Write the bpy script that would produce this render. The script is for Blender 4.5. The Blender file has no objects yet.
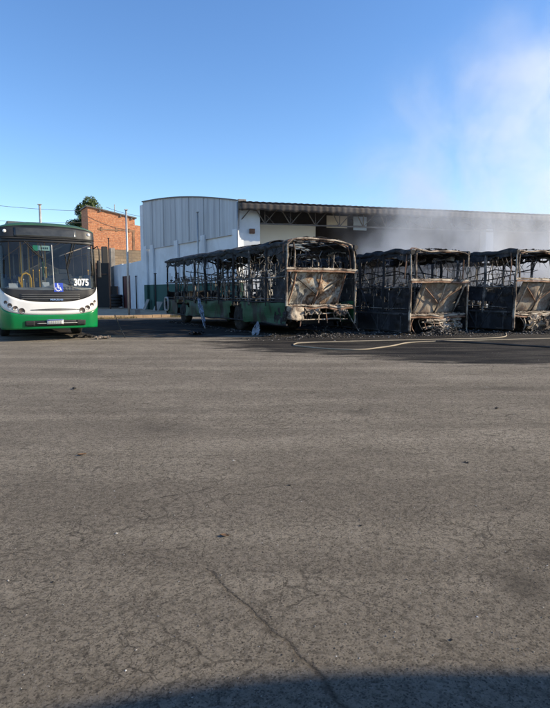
import bpy, math, random
from mathutils import Vector, noise, Matrix
PI = math.pi
scene = bpy.context.scene
COL = scene.collection
R = math.radians

# ------------------------------------------------------------------ helpers
CAM_H, YAW = 1.3, R(30)
CY, SY = math.cos(YAW), math.sin(YAW)
def W(xc, zc, z=0.0):
    """ground-plane point given right/forward metres from where the photographer stands"""
    return Vector((xc*CY + zc*SY, -xc*SY + zc*CY, z))

class MB:
    def __init__(s): s.v = []; s.f = []; s.m = []; s.mi = 0
    def add(s, vs, fs):
        b = len(s.v); s.v += [tuple(p) for p in vs]
        s.f += [tuple(b+i for i in f) for f in fs]; s.m += [s.mi]*len(fs); return s
    def box(s, x0, x1, y0, y1, z0, z1):
        return s.add([(x0,y0,z0),(x1,y0,z0),(x1,y1,z0),(x0,y1,z0),(x0,y0,z1),(x1,y0,z1),(x1,y1,z1),(x0,y1,z1)],
              [(0,3,2,1),(4,5,6,7),(0,1,5,4),(1,2,6,5),(2,3,7,6),(3,0,4,7)])
    def obox(s, c, ax, ay, az):
        c=Vector(c); ax=Vector(ax); ay=Vector(ay); az=Vector(az)
        vs=[c+ax*i+ay*j+az*k for k in (-1,1) for i,j in ((-1,-1),(1,-1),(1,1),(-1,1))]
        return s.add(vs,[(0,3,2,1),(4,5,6,7),(0,1,5,4),(1,2,6,5),(2,3,7,6),(3,0,4,7)])
    def tube(s, pts, r, n=6, cap=True, r2=None):
        pts=[Vector(p) for p in pts]; k=len(pts); vs=[]; up=None
        for i,p in enumerate(pts):
            d=(pts[min(i+1,k-1)]-pts[max(i-1,0)])
            if d.length<1e-9: d=Vector((0,0,1))
            d.normalize()
            if up is None:
                up=Vector((0,0,1)) if abs(d.z)<.9 else Vector((0,1,0))
            a=(up-d*up.dot(d))
            if a.length<1e-6: a=Vector((1,0,0))
            a.normalize(); b=d.cross(a); up=a
            rr=r if r2 is None else r+(r2-r)*i/max(1,k-1)
            for j in range(n):
                t=2*PI*(j+.5)/n; vs.append(p+a*math.cos(t)*rr+b*math.sin(t)*rr)
        fs=[(i*n+j,i*n+(j+1)%n,(i+1)*n+(j+1)%n,(i+1)*n+j) for i in range(k-1) for j in range(n)]
        if cap: fs+=[tuple(range(n))[::-1],tuple((k-1)*n+j for j in range(n))]
        return s.add(vs,fs)
    def grid(s, fn, nu, nv, keep=None):
        vs=[fn(i/nu,j/nv) for i in range(nu+1) for j in range(nv+1)]
        fs=[]
        for i in range(nu):
            for j in range(nv):
                if keep is None or keep((i+.5)/nu,(j+.5)/nv):
                    fs.append((i*(nv+1)+j,(i+1)*(nv+1)+j,(i+1)*(nv+1)+j+1,i*(nv+1)+j+1))
        return s.add(vs,fs)
    def lathe(s, prof, axis='y', c=(0,0,0), n=24):
        """profile of (along, radius) points"""
        vs=[]; c=Vector(c)
        for a,r in prof:
            for j in range(n):
                t=2*PI*j/n
                o={'y':(r*math.cos(t),a,r*math.sin(t)),'x':(a,r*math.cos(t),r*math.sin(t)),'z':(r*math.cos(t),r*math.sin(t),a)}[axis]
                vs.append(c+Vector(o))
        k=len(prof)
        fs=[(i*n+j,(i+1)*n+j,(i+1)*n+(j+1)%n,i*n+(j+1)%n) for i in range(k-1) for j in range(n)]
        fs+=[tuple(range(n)),tuple((k-1)*n+j for j in range(n))[::-1]]
        return s.add(vs,fs)
    def rock(s, c, r, rng, flat=.6):
        c=Vector(c); vs=[]
        base=[(1,0,0),(-1,0,0),(0,1,0),(0,-1,0),(0,0,1),(0,0,-1)]
        rz=rng.random()*PI
        for b in base:
            k=r*rng.uniform(.6,1.3)
            x,y=b[0]*math.cos(rz)-b[1]*math.sin(rz),b[0]*math.sin(rz)+b[1]*math.cos(rz)
            vs.append(c+Vector((x*k+rng.uniform(-.2,.2)*r,y*k+rng.uniform(-.2,.2)*r,b[2]*k*flat)))
        return s.add(vs,[(0,2,4),(2,1,4),(1,3,4),(3,0,4),(2,0,5),(1,2,5),(3,1,5),(0,3,5)])
    def build(s, name, mats, parent=None, smooth=False, loc=None, solid=0, bevel=0, label=None):
        me=bpy.data.meshes.new(name); me.from_pydata(s.v,[],s.f)
        if not isinstance(mats,(list,tuple)): mats=[mats]
        for m in mats: me.materials.append(m)
        if len(mats)>1: me.polygons.foreach_set('material_index',s.m)
        if smooth: me.polygons.foreach_set('use_smooth',[True]*len(s.f))
        me.update(); o=bpy.data.objects.new(name,me); COL.objects.link(o)
        if parent: o.parent=parent
        if loc: o.location=loc
        if solid:
            md=o.modifiers.new('t','SOLIDIFY'); md.thickness=solid; md.offset=0
        if bevel:
            md=o.modifiers.new('b','BEVEL'); md.width=bevel; md.segments=2; md.limit_method='ANGLE'
        if label: o['label']=label
        return o
def tag(o, label=None, cat=None, group=None, kind=None):
    if label: o['label']=label
    if cat: o['category']=cat
    if group: o['group']=group
    if kind: o['kind']=kind
    return o
def empty(name, loc, rz=0, **k):
    o=bpy.data.objects.new(name,None); COL.objects.link(o); o.location=loc; o.rotation_euler=(0,0,rz); o.empty_display_size=.2
    return tag(o,**k)
def n3(p, s=1.0): return noise.noise(Vector(p)*s)

# ------------------------------------------------------------------ materials
class NT:
    def __init__(s, name):
        s.m=bpy.data.materials.new(name); s.m.use_nodes=True; s.t=s.m.node_tree; s.t.nodes.clear()
        s.out=s.t.nodes.new('ShaderNodeOutputMaterial')
    def n(s, typ, ins=None, **props):
        nd=s.t.nodes.new('ShaderNode'+typ)
        for k,v in props.items(): setattr(nd,k,v)
        if ins:
            for k,v in ins.items():
                sock=nd.inputs[k]
                if isinstance(v,bpy.types.NodeSocket): s.t.links.new(v,sock)
                else: sock.default_value=v
        return nd
    def ln(s,a,b): s.t.links.new(a,b)
    def pos(s, obj=False):
        if obj: return s.n('TexCoord').outputs['Object']
        return s.n('NewGeometry').outputs['Position']
    def map(s, v, scale=(1,1,1), rot=(0,0,0), loc=(0,0,0)):
        return s.n('Mapping',{'Vector':v,'Scale':scale,'Rotation':rot,'Location':loc}).outputs[0]
    def noise(s, v, scale, detail=4, rough=.5, dist=0):
        return s.n('TexNoise',{'Vector':v,'Scale':scale,'Detail':detail,'Roughness':rough,'Distortion':dist}).outputs['Fac']
    def ramp(s, f, stops, interp='LINEAR'):
        nd=s.n('ValToRGB',{'Fac':f}); cr=nd.color_ramp; cr.interpolation=interp
        while len(cr.elements)<len(stops): cr.elements.new(.5)
        for e,(p,c) in zip(cr.elements,stops):
            e.position=p; e.color=(c,c,c,1) if isinstance(c,(int,float)) else (*c,1)
        return nd.outputs[0]
    def math(s, op, a, b=0.0, c=None, clamp=False):
        ins={0:a,1:b}
        if c is not None: ins[2]=c
        return s.n('Math',ins,operation=op,use_clamp=clamp).outputs[0]
    def mix(s, f, a, b, blend='MIX'):
        nd=s.n('Mix',data_type='RGBA',blend_type=blend)
        for k,v in ((0,f),(6,a),(7,b)):
            if isinstance(v,bpy.types.NodeSocket): s.ln(v,nd.inputs[k])
            else: nd.inputs[k].default_value=(*v,1) if isinstance(v,tuple) and len(v)==3 else v
        return nd.outputs[2]
    def bump(s, h, strength=.5, dist=.01, normal=None):
        ins={'Height':h,'Strength':strength,'Distance':dist}
        if normal is not None: ins['Normal']=normal
        return s.n('Bump',ins).outputs[0]
    def bsdf(s, col, rough=.7, metal=0, normal=None, **k):
        ins={'Base Color':(*col,1) if isinstance(col,tuple) else col,'Roughness':rough,'Metallic':metal}
        if normal is not None: ins['Normal']=normal
        for a,b in k.items(): ins[a.replace('_',' ')]=b
        b=s.n('BsdfPrincipled',ins); s.ln(b.outputs[0],s.out.inputs[0]); return s.m

def simple(name, col, rough=.6, metal=0, var=.25, scale=3.0, bump=.15, obj=True, dirt=None, dirtamt=.5):
    t=NT(name); v=t.pos(obj)
    f=t.noise(v,scale,6,.6)
    c2=tuple(min(1,c*(1+var)) for c in col); c1=tuple(c*(1-var) for c in col)
    c=t.ramp(f,[(.3,c1),(.7,c2)])
    if dirt:
        g=t.noise(v,scale*.6,8,.65,.6)
        c=t.mix(t.math('MULTIPLY',t.ramp(g,[(.45,0.0),(.62,1.0)]),dirtamt),c,dirt)
    rr=t.math('MULTIPLY_ADD',f,.25,rough-.12)
    return t.bsdf(c,rr,metal,t.bump(t.noise(v,scale*12,5,.6),bump,.01) if bump else None)

def glass(name, tint=(.7,.75,.74), refl=1.0, body=(.02,.02,.02), opaque=0.0):
    t=NT(name)
    tr=t.n('BsdfTransparent',{'Color':(*tint,1)}).outputs[0]
    gl=t.n('BsdfGlossy',{'Color':(.95,.97,1,1),'Roughness':.03}).outputs[0]
    fr=t.n('Fresnel',{'IOR':1.52}).outputs[0]
    fr=t.math('MULTIPLY',fr,refl)
    df=t.n('BsdfDiffuse',{'Color':(*body,1)}).outputs[0]
    dn=t.ramp(t.noise(t.pos(True),2.2,8,.65,.5),[(.4,opaque*.5),(.75,min(1,opaque*1.8))])
    a=t.n('MixShader',{0:dn,1:tr,2:df}).outputs[0]
    b=t.n('MixShader',{0:fr,1:a,2:gl}).outputs[0]
    t.ln(b,t.out.inputs[0]); return t.m

def burnt(name, stops, scale=2.0, dist=.6, rough=.85, bumps=.5, fine=0.25, streak=(1,1,1), metal=0.0):
    t=NT(name); v=t.map(t.pos(True),streak)
    a=t.noise(v,scale,8,.62,dist); b=t.noise(v,scale*9,5,.6)
    f=t.math('ADD',t.math('MULTIPLY',a,1-fine),t.math('MULTIPLY',b,fine))
    c=t.ramp(f,stops)
    return t.bsdf(c,rough,metal,t.bump(t.noise(v,scale*14,5,.65),bumps,.012))

M={}
BLK=(.006,.006,.007)
M['char']=burnt('charred_steel',[(.36,BLK),(.5,(.016,.015,.016)),(.60,(.045,.04,.038)),(.70,(.16,.13,.11))],3.0)
M['roof_char']=burnt('charred_roof_skin',[(.38,(.008,.008,.009)),(.52,(.022,.021,.022)),(.62,(.07,.06,.055)),(.72,(.22,.19,.16))],2.4)
M['ash']=burnt('ash_coated_steel',[(.34,(.015,.013,.012)),(.44,(.09,.06,.045)),(.52,(.33,.275,.215)),(.62,(.52,.455,.37)),(.75,(.26,.17,.11))],2.2,fine=.2,bumps=.25)
M['bar']=burnt('burnt_tube',[(.36,(.012,.012,.013)),(.47,(.06,.055,.052)),(.56,(.26,.23,.20)),(.70,(.42,.37,.32))],3.2)
M['rust']=burnt('fire_rusted_steel',[(.30,(.03,.02,.016)),(.45,(.16,.075,.04)),(.58,(.30,.19,.13)),(.7,(.42,.35,.28))],3.5)
M['rear_a']=burnt('heat_bleached_panel',[(.36,(.015,.013,.012)),(.42,(.10,.06,.036)),(.46,(.25,.15,.085)),(.50,(.38,.33,.26)),(.555,(.46,.43,.37)),(.60,(.10,.09,.08)),(.66,(.30,.26,.21)),(.74,(.05,.045,.04))],1.7,1.0,fine=.22,streak=(1.2,1,.8))
M['rear_b']=burnt('heat_rusted_panel',[(.32,(.03,.027,.025)),(.41,(.15,.125,.10)),(.48,(.29,.25,.20)),(.54,(.20,.135,.095)),(.60,(.33,.29,.24)),(.72,(.46,.42,.37))],1.5,.6,fine=.25,streak=(1,1,1))
M['side_dark']=burnt('charred_side_sheet',[(.34,(.007,.007,.008)),(.50,(.018,.019,.024)),(.60,(.05,.053,.062)),(.70,(.10,.085,.075))],1.5,.5,streak=(1,1,.45))
M['side_green']=burnt('scorched_green_paint',[(.38,(.006,.006,.006)),(.44,(.008,.016,.010)),(.49,(.012,.07,.03)),(.66,(.016,.11,.045)),(.80,(.03,.035,.025))],1.1,.9,fine=.16,streak=(1,1,.5),rough=.6)
M['bracemat']=burnt('sooty_frame_steel',[(.34,(.02,.02,.022)),(.5,(.055,.055,.06)),(.62,(.12,.115,.11)),(.72,(.2,.18,.16))],2.5)
M['green']=simple('green_bus_paint',(.0,.20,.055),.32,0,.08,1.2,.03,dirt=(.05,.075,.04),dirtamt=.35)
M['roof_green']=simple('green_roof_paint',(.03,.10,.055),.5,0,.2,1.5,.05,dirt=(.05,.055,.05),dirtamt=.5)
M['white']=simple('white_bus_paint',(.74,.72,.68),.35,0,.05,1.5,.02,dirt=(.45,.40,.33),dirtamt=.25)
M['black']=simple('black_gloss_trim',(.007,.007,.008),.5,0,.3,2,.03,dirt=(.05,.045,.04),dirtamt=.4)
M['rubber']=simple('black_rubber',(.018,.018,.018),.8,0,.3,5,.2)
M['display']=simple('display_glass',(.035,.038,.038),.12,0,.3,1.2,.0,dirt=(.12,.12,.11),dirtamt=.5)
M['chrome']=simple('bright_metal',(.6,.6,.6),.25,1,.1,8,.0)
M['lamp']=simple('lamp_lens',(.33,.27,.24),.18,.2,.5,40,.4)
M['lampdark']=simple('lamp_recess',(.10,.08,.07),.3,0,.3,20,.1)
M['whitelamp']=simple('white_lens',(.85,.83,.78),.3,0,.05,10,.0)
M['glass']=glass('windscreen_glass',(.86,.89,.88),.75,(.25,.24,.22),.03)
M['sideglass']=glass('side_glass',(.3,.33,.33),.9,(.05,.05,.05),.2)
M['yellow']=simple('yellow_handrail',(.9,.50,.04),.4,0,.1,5,.0)
M['grey']=simple('grey_plastic',(.36,.35,.33),.6,0,.2,3,.1)
M['dgrey']=simple('dark_grey_plastic',(.10,.10,.10),.6,0,.2,3,.1)
M['blueseat']=simple('seat_cloth',(.03,.07,.16),.8,0,.2,8,.1)
M['paper']=simple('paper_notice',(.75,.73,.68),.7,0,.05,3,.0)
M['num']=simple('white_numerals',(.85,.84,.8),.5,0,.02,3,0)
M['blue']=simple('blue_sticker',(.03,.07,.45),.45,0,.05,3,0)
M['gsign']=simple('green_sign',(.03,.42,.16),.45,0,.05,3,0)
M['palesign']=simple('pale_sign',(.55,.8,.62),.45,0,.05,3,0)
M['ink']=simple('dark_ink',(.04,.09,.07),.6,0,.1,3,0)
M['rim']=simple('steel_rim',(.35,.35,.35),.45,.6,.2,5,.1)
M['plate']=simple('plate_white',(.7,.7,.68),.4,0,.03,3,0)
M['wallwhite']=simple('white_painted_render',(.66,.69,.72),.85,0,.06,.6,.12,dirt=(.42,.42,.42),dirtamt=.4)
M['wallcream']=simple('cream_painted_wall',(.66,.62,.52),.85,0,.05,.6,.1,dirt=(.48,.45,.38),dirtamt=.3)
M['bandgreen']=simple('dark_green_dado',(.02,.075,.06),.8,0,.2,.9,.1)
M['concrete']=simple('weathered_concrete',(.30,.27,.235),.9,0,.25,1.5,.35,dirt=(.12,.11,.095),dirtamt=.5)
M['pave']=simple('worn_pavement',(.42,.30,.19),.95,0,.3,1.1,.4,dirt=(.2,.14,.09),dirtamt=.6)
M['trusssteel']=simple('truss_steel',(.13,.12,.115),.7,.2,.3,3,.1)
M['interior']=simple('dark_interior_wall',(.07,.072,.08),.95,0,.35,.5,.1)  # even dark grey for the inner wall and soffit
M['galv']=simple('galvanised_pole',(.42,.41,.39),.5,.5,.15,4,.05)
M['rustpole']=simple('rusty_pole',(.16,.08,.05),.8,0,.3,5,.15)
M['maroon']=simple('dark_red_door',(.10,.025,.022),.6,0,.2,2,.05)
M['gate']=simple('black_metal_gate',(.02,.018,.017),.7,0,.4,1.5,.1)
M['wire']=simple('cable',(.03,.03,.03),.7,0,.1,3,0)
M['hosepale']=simple('pale_canvas_hose',(.30,.25,.18),.9,0,.2,4,.2,dirt=(.2,.17,.13),dirtamt=.5)
M['hosedark']=simple('dark_hose',(.025,.024,.024),.8,0,.3,4,.1)
M['bluesheet']=simple('peeled_pale_panel',(.30,.34,.40),.6,.2,.35,9,.3,dirt=(.04,.04,.04),dirtamt=.9)
M['ring']=simple('scorched_pale_ring',(.5,.46,.44),.8,0,.3,9,.2)
M['beam']=simple('mortar_stained_beam',(.30,.17,.10),.9,0,.3,2,.3,dirt=(.12,.07,.045),dirtamt=.7)
M['bark']=simple('bark',(.10,.07,.05),.95,0,.3,3,.5)

# brick
def brickmat():
    t=NT('hollow_clay_brick'); v=t.map(t.pos(True),(1,1,1),(R(90),0,0))
    vv=t.n('CombineXYZ'); sp=t.n('SeparateXYZ',{0:t.pos(True)})
    xy=t.math('ADD',sp.outputs[0],sp.outputs[1])
    t.ln(xy,vv.inputs[0]); t.ln(sp.outputs[2],vv.inputs[1])
    b=t.n('TexBrick',{'Vector':vv.outputs[0],'Color1':(.40,.13,.055,1),'Color2':(.54,.20,.085,1),'Mortar':(.34,.24,.17,1),'Scale':1.0,'Mortar Size':.016,'Brick Width':.29,'Row Height':.19,'Bias':0.0,'Mortar Smooth':.3})
    f=t.noise(vv.outputs[0],1.1,6,.6); g=t.noise(vv.outputs[0],5.5,4,.7)
    c=t.mix(t.ramp(g,[(.45,0.0),(.62,1.0)]),b.outputs[0],(.60,.30,.16))
    c=t.mix(t.math('MULTIPLY',t.ramp(f,[(.5,0.0),(.75,1.0)]),.7),c,(.28,.13,.08))
    h=t.math('SUBTRACT',1.0,b.outputs[1])
    return t.bsdf(c,.9,0,t.bump(h,.8,.02))
M['brick']=brickmat()
def blockmat():
    t=NT('concrete_block'); vv=t.n('CombineXYZ'); sp=t.n('SeparateXYZ',{0:t.pos(True)})
    xy=t.math('ADD',sp.outputs[0],sp.outputs[1])
    t.ln(xy,vv.inputs[0]); t.ln(sp.outputs[2],vv.inputs[1])
    b=t.n('TexBrick',{'Vector':vv.outputs[0],'Color1':(.25,.185,.12,1),'Color2':(.31,.235,.155,1),'Mortar':(.20,.15,.10,1),'Scale':1.0,'Mortar Size':.02,'Brick Width':.6,'Row Height':.3})
    f=t.noise(vv.outputs[0],.8,7,.65)
    c=t.mix(t.ramp(f,[(.42,0.0),(.62,.8)]),b.outputs[0],(.16,.13,.10))
    return t.bsdf(c,.95,0,t.bump(t.math('SUBTRACT',1.0,b.outputs[1]),.7,.02))
M['block']=blockmat()
# corrugated cladding: real ribs in the mesh, colour by streaks
def cladmat(name, base, dark):
    t=NT(name); v=t.pos(True)
    f=t.noise(t.map(v,(1.3,1.3,.12)),1.6,6,.65); g=t.noise(v,.35,4,.5)
    c=t.ramp(f,[(.3,dark),(.62,base)]); c=t.mix(t.ramp(g,[(.4,0.0),(.7,.35)]),c,dark)
    return t.bsdf(c,.6,.25,t.bump(t.noise(v,20,3,.5),.08,.01))
M['clad']=cladmat('grey_steel_cladding',(.44,.46,.49),(.30,.31,.335))
M['roofsheet']=cladmat('fibre_cement_roof',(.085,.07,.063),(.04,.035,.033))
def leafmat():
    t=NT('leaf'); r=t.n('NewGeometry').outputs['Random Per Island']
    c=t.ramp(r,[(0,(.035,.06,.015)),(.5,(.06,.10,.025)),(1,(.12,.14,.04))])
    return t.bsdf(c,.6)
M['leaf']=leafmat()
def grassmat():
    t=NT('dry_grass'); r=t.n('NewGeometry').outputs['Random Per Island']
    c=t.ramp(r,[(0,(.07,.09,.03)),(.45,(.20,.16,.07)),(1,(.32,.23,.11))])
    return t.bsdf(c,.8)
M['grass']=grassmat()
def ashpile():
    t=NT('ash_and_rubble'); r=t.n('NewGeometry').outputs['Random Per Island']
    c=t.ramp(r,[(0,(.010,.010,.010)),(.6,(.03,.027,.025)),(.8,(.09,.078,.068)),(.95,(.22,.19,.165)),(1,(.42,.38,.34))])
    return t.bsdf(c,.9,0,t.bump(t.noise(t.pos(),60,3,.6),.4,.01))
M['rubble']=ashpile()
def pebble():
    t=NT('loose_grit'); r=t.n('NewGeometry').outputs['Random Per Island']
    c=t.ramp(r,[(0,(.03,.027,.025)),(.6,(.13,.115,.10)),(.93,(.30,.28,.25)),(1,(.6,.58,.55))])
    return t.bsdf(c,.9)
M['pebble']=pebble()

def asphalt():
    t=NT('worn_asphalt'); p=t.pos()
    # lot frame: right / forward metres (rotated ground coordinates)
    q=t.map(p,(1,1,1),(0,0,YAW)); sp=t.n('SeparateXYZ',{0:q}); X,Z=sp.outputs[0],sp.outputs[1]
    big=t.noise(p,.22,5,.6,.4); mid=t.noise(p,1.1,7,.65,.3); fine=t.noise(p,26,6,.7)
    grit=t.n('TexVoronoi',{'Vector':p,'Scale':150.0,'Randomness':1.0}); grit2=t.n('TexVoronoi',{'Vector':p,'Scale':38.0})
    gc=t.n('SeparateColor',{0:grit.outputs['Color']}).outputs[0]
    c=t.ramp(mid,[(.28,(.285,.245,.192)),(.5,(.365,.318,.252)),(.72,(.44,.385,.31))])
    c=t.mix(t.ramp(big,[(.35,.4),(.62,0.0)]),c,(.20,.172,.135))
    # tyre-worn streaks, long and thin across the lot
    st=t.noise(t.map(q,(.16,1.5,1)),1.1,6,.6,.25)
    c=t.mix(t.ramp(st,[(.42,.5),(.56,0.0)]),c,(.19,.162,.128))
    c=t.mix(t.ramp(st,[(.56,0.0),(.70,.6)]),c,(.47,.41,.33))
    # aggregate
    c=t.mix(t.ramp(gc,[(0,.8),(.35,.0)]),c,(.055,.048,.042))
    c=t.mix(t.ramp(gc,[(.86,0.0),(.95,.3),(1,.6)]),c,(.33,.30,.27))
    c=t.mix(t.ramp(fine,[(.38,.6),(.53,0.0)]),c,(.09,.077,.062))
    spk=t.noise(p,85,4,.8); c=t.mix(t.ramp(spk,[(.33,.9),(.42,0.0)]),c,(.05,.042,.036)); c=t.mix(t.ramp(spk,[(.60,0.0),(.70,.75)]),c,(.46,.40,.33))
    blot=t.noise(p,5.5,6,.7,.3); c=t.mix(t.ramp(blot,[(.25,.14),(.52,0.0)]),c,(.18,.155,.125)); c=t.mix(t.ramp(blot,[(.52,0.0),(.75,.3)]),c,(.46,.40,.325))
    # craze cracks
    dv=t.n('TexNoise',{'Vector':p,'Scale':1.6,'Detail':5.0,'Roughness':.6}); 
    pd=t.n('VectorMath',{0:p,1:t.n('VectorMath',{0:dv.outputs['Color'],'Scale':.38},operation='SCALE').outputs[0]},operation='ADD').outputs[0]
    pm=t.map(pd,(1,1,0))
    v1=t.n('TexVoronoi',{'Vector':pm,'Scale':1.5},feature='DISTANCE_TO_EDGE').outputs[0]
    v2=t.n('TexVoronoi',{'Vector':pm,'Scale':4.6},feature='DISTANCE_TO_EDGE').outputs[0]
    m1=t.ramp(t.noise(t.map(p,(1,1,0),loc=(3,7,0)),.42,4,.6),[(.42,0.0),(.52,1.0)])
    m2=t.ramp(t.noise(t.map(p,(1,1,0),loc=(13,2,0)),.5,4,.6),[(.43,0.0),(.50,1.0)])
    wob=t.noise(p,9,3,.6)
    w1=t.math('MULTIPLY',wob,.011); w2=t.math('MULTIPLY',wob,.022)
    c1=t.math('MULTIPLY',t.math('MULTIPLY',t.math('LESS_THAN',v1,w1),m1),.55); c2=t.math('MULTIPLY',t.math('LESS_THAN',v2,w2),m2)
    v3=t.n('TexVoronoi',{'Vector':pm,'Scale':11.0},feature='DISTANCE_TO_EDGE').outputs[0]
    m3=t.ramp(t.noise(t.map(p,(1,1,0),loc=(1,22,0)),.6,4,.6),[(.46,0.0),(.54,1.0)])
    c3f=t.math('MULTIPLY',t.math('LESS_THAN',v3,t.math('MULTIPLY',wob,.040)),m3)
    c2=t.math('MAXIMUM',c2,t.math('MULTIPLY',c3f,.75))
    # one long open crack running toward the lower right of the yard
    nx=t.math('MULTIPLY_ADD',t.noise(t.map(p,(1,1,0)),2.2,7,.72),.20,-.10)
    seam=t.math('ABSOLUTE',t.math('ADD',t.math('ADD',X,nx),t.math('MULTIPLY_ADD',Z,.607,-1.19)))
    zin=t.math('MULTIPLY',t.math('LESS_THAN',Z,2.48),t.math('GREATER_THAN',Z,-3.0))
    zc3=t.ramp(seam,[(0,.9),(.004,.6),(.013,0.0)]); c3=t.math('MULTIPLY',t.math('MULTIPLY',zc3,zin),.75)
    seamw=t.math('MULTIPLY',t.ramp(seam,[(.0,.45),(.035,0.0)]),zin)
    c=t.mix(seamw,c,(.10,.08,.06))
    patchy=t.ramp(t.noise(t.map(p,(1,1,0),loc=(5,9,0)),.9,5,.65),[(.36,.12),(.58,1.0)])
    cr=t.math('MAXIMUM',t.math('MULTIPLY',t.math('MAXIMUM',c1,t.math('MULTIPLY',c2,.8)),patchy),c3)
    c=t.mix(t.math('MULTIPLY',cr,.70),c,(.035,.030,.026))
    # oil / damp patches near the viewer
    oil=t.ramp(t.noise(p,.55,5,.55,.8),[(.64,0.0),(.80,.35)])
    c=t.mix(oil,c,(.085,.076,.07))
    def blob0(cx,cz,rx,rz,wob_):
        a=t.math('DIVIDE',t.math('SUBTRACT',X,cx),rx); b=t.math('DIVIDE',t.math('SUBTRACT',Z,cz),rz)
        d0=t.math('SQRT',t.math('ADD',t.math('MULTIPLY',a,a),t.math('MULTIPLY',b,b)))
        return t.ramp(t.math('MULTIPLY',t.math('ADD',d0,t.math('MULTIPLY_ADD',t.noise(p,7,5,.65),wob_,-wob_/2)),.5),[(.15,1.0),(.55,0.0)])
    for cx,cz,rx,rz,am in ((1.12,2.33,.17,.20,.6),(1.35,2.62,.12,.16,.4),(-1.1,5.2,.35,.25,.35),(3.2,7.4,.5,.22,.35),(-3.3,9.0,.6,.3,.35),(.9,5.9,.22,.16,.4)):
        c=t.mix(t.math('MULTIPLY',blob0(cx,cz,rx,rz,1.2),am),c,(.07,.06,.05))
    # wet, sooty apron in front of the burnt row; last blob is painted shadow
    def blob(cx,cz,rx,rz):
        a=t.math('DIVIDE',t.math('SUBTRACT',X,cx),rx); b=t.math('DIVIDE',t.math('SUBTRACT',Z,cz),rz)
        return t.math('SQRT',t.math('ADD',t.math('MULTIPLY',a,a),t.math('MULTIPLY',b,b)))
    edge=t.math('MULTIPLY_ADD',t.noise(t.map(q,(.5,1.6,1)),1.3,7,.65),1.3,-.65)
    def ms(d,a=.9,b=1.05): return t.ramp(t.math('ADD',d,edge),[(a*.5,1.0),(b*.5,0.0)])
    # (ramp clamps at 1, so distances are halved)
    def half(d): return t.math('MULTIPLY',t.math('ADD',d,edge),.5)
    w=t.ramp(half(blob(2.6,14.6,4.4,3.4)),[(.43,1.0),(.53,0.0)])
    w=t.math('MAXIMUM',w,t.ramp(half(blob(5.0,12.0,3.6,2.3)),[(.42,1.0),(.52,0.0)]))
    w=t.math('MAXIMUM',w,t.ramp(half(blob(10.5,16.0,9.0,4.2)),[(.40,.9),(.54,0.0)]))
    w=t.math('MAXIMUM',w,t.ramp(half(blob(-3.6,22.0,8.5,5.9)),[(.44,1.0),(.52,0.0)]))  # painted shade: deepens the first wreck's cast shadow in the ground colour
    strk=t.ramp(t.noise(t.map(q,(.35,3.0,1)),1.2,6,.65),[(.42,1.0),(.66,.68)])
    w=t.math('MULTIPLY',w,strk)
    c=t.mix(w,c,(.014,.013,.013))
    rough=t.math('SUBTRACT',.93,t.math('MULTIPLY',w,.05))
    h=t.math('ADD',t.math('MULTIPLY',gc,.16),t.math('MULTIPLY',t.noise(p,75,8,.8),1.5))
    h=t.math('ADD',h,t.math('MULTIPLY',fine,.5))
    h=t.math('ADD',h,t.math('MULTIPLY',grit2.outputs['Distance'],-.15))
    h=t.math('SUBTRACT',h,t.math('MULTIPLY',cr,1.2))
    nb=t.bump(t.noise(p,2.0,5,.6),.35,.05)
    return t.bsdf(c,rough,0,t.bump(h,1.0,.02,nb),Specular_IOR_Level=.12)
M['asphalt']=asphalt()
def dirt():
    t=NT('dry_earth'); p=t.pos(); f=t.noise(p,.4,8,.65); g=t.noise(p,14,5,.6)
    c=t.ramp(f,[(.35,(.24,.15,.08)),(.5,(.34,.22,.12)),(.62,(.16,.14,.06))])
    return t.bsdf(c,.95,0,t.bump(g,.6,.02))
M['dirt']=dirt()

# ------------------------------------------------------------------ ground
def ground_sheet():
    m=MB(); xs=[-900,-200,-60,-20,0,20,40,70,200,900]; ys=[-900,-200,-60,-20,0,12,27,45,70,200,900]
    m.grid(lambda u,v:(xs[round(u*(len(xs)-1))],ys[round(v*(len(ys)-1))],0),len(xs)-1,len(ys)-1)
    o=m.build('ground',M['dirt']); o['kind']='structure'
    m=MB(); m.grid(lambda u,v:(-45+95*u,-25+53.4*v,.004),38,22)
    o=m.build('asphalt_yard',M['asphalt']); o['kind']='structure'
ground_sheet()

# pavement strip along the back of the yard, with kerb
m=MB(); m.box(-45,50,28.8,42,-.1,.10)
pv=m.build('pavement',M['pave'],bevel=.02); pv['kind']='structure'
m=MB()
for i in range(62):
    x=-14+i*.5; 
    m.box(x,x+.488,28.62,28.8,-.05,.15+random.Random(i).uniform(-.008,.008))
kb=m.build('kerb',M['pave'],bevel=.012); kb['kind']='structure'
m=MB(); n=160
for i in range(n+1):
    x=-14+45*i/n; m.v.append((x,28.60,.009)); m.v.append((x,28.2-.75*abs(n3((x,0,0),.5))-.3*n3((x,4,0),1.7),.009))
m.f=[(2*i,2*i+1,2*i+3,2*i+2) for i in range(n)]; m.m=[0]*n
dv=m.build('dirt_verge',M['dirt']); dv['kind']='structure'
# dry grass on the yard edge
rg=random.Random(5); m=MB()
for i in range(5200):
    x=rg.uniform(-3,20); y=28.35+rg.gauss(0,.16)+.12*n3((x,0,0),.8)
    if n3((x,3,0),.6)<-.12: continue
    h=rg.uniform(.04,.16); a=rg.random()*PI; w=.012; lx=rg.uniform(-.06,.06); ly=rg.uniform(-.06,.06)
    dx,dy=math.cos(a)*w,math.sin(a)*w
    m.add([(x-dx,y-dy,0),(x+dx,y+dy,0),(x+lx,y+ly,h)],[(0,1,2)])
o=m.build('dry_grass_strip',M['grass']); tag(o,kind='stuff',label='thin strip of dry grass along the far kerb',cat='grass')

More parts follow.
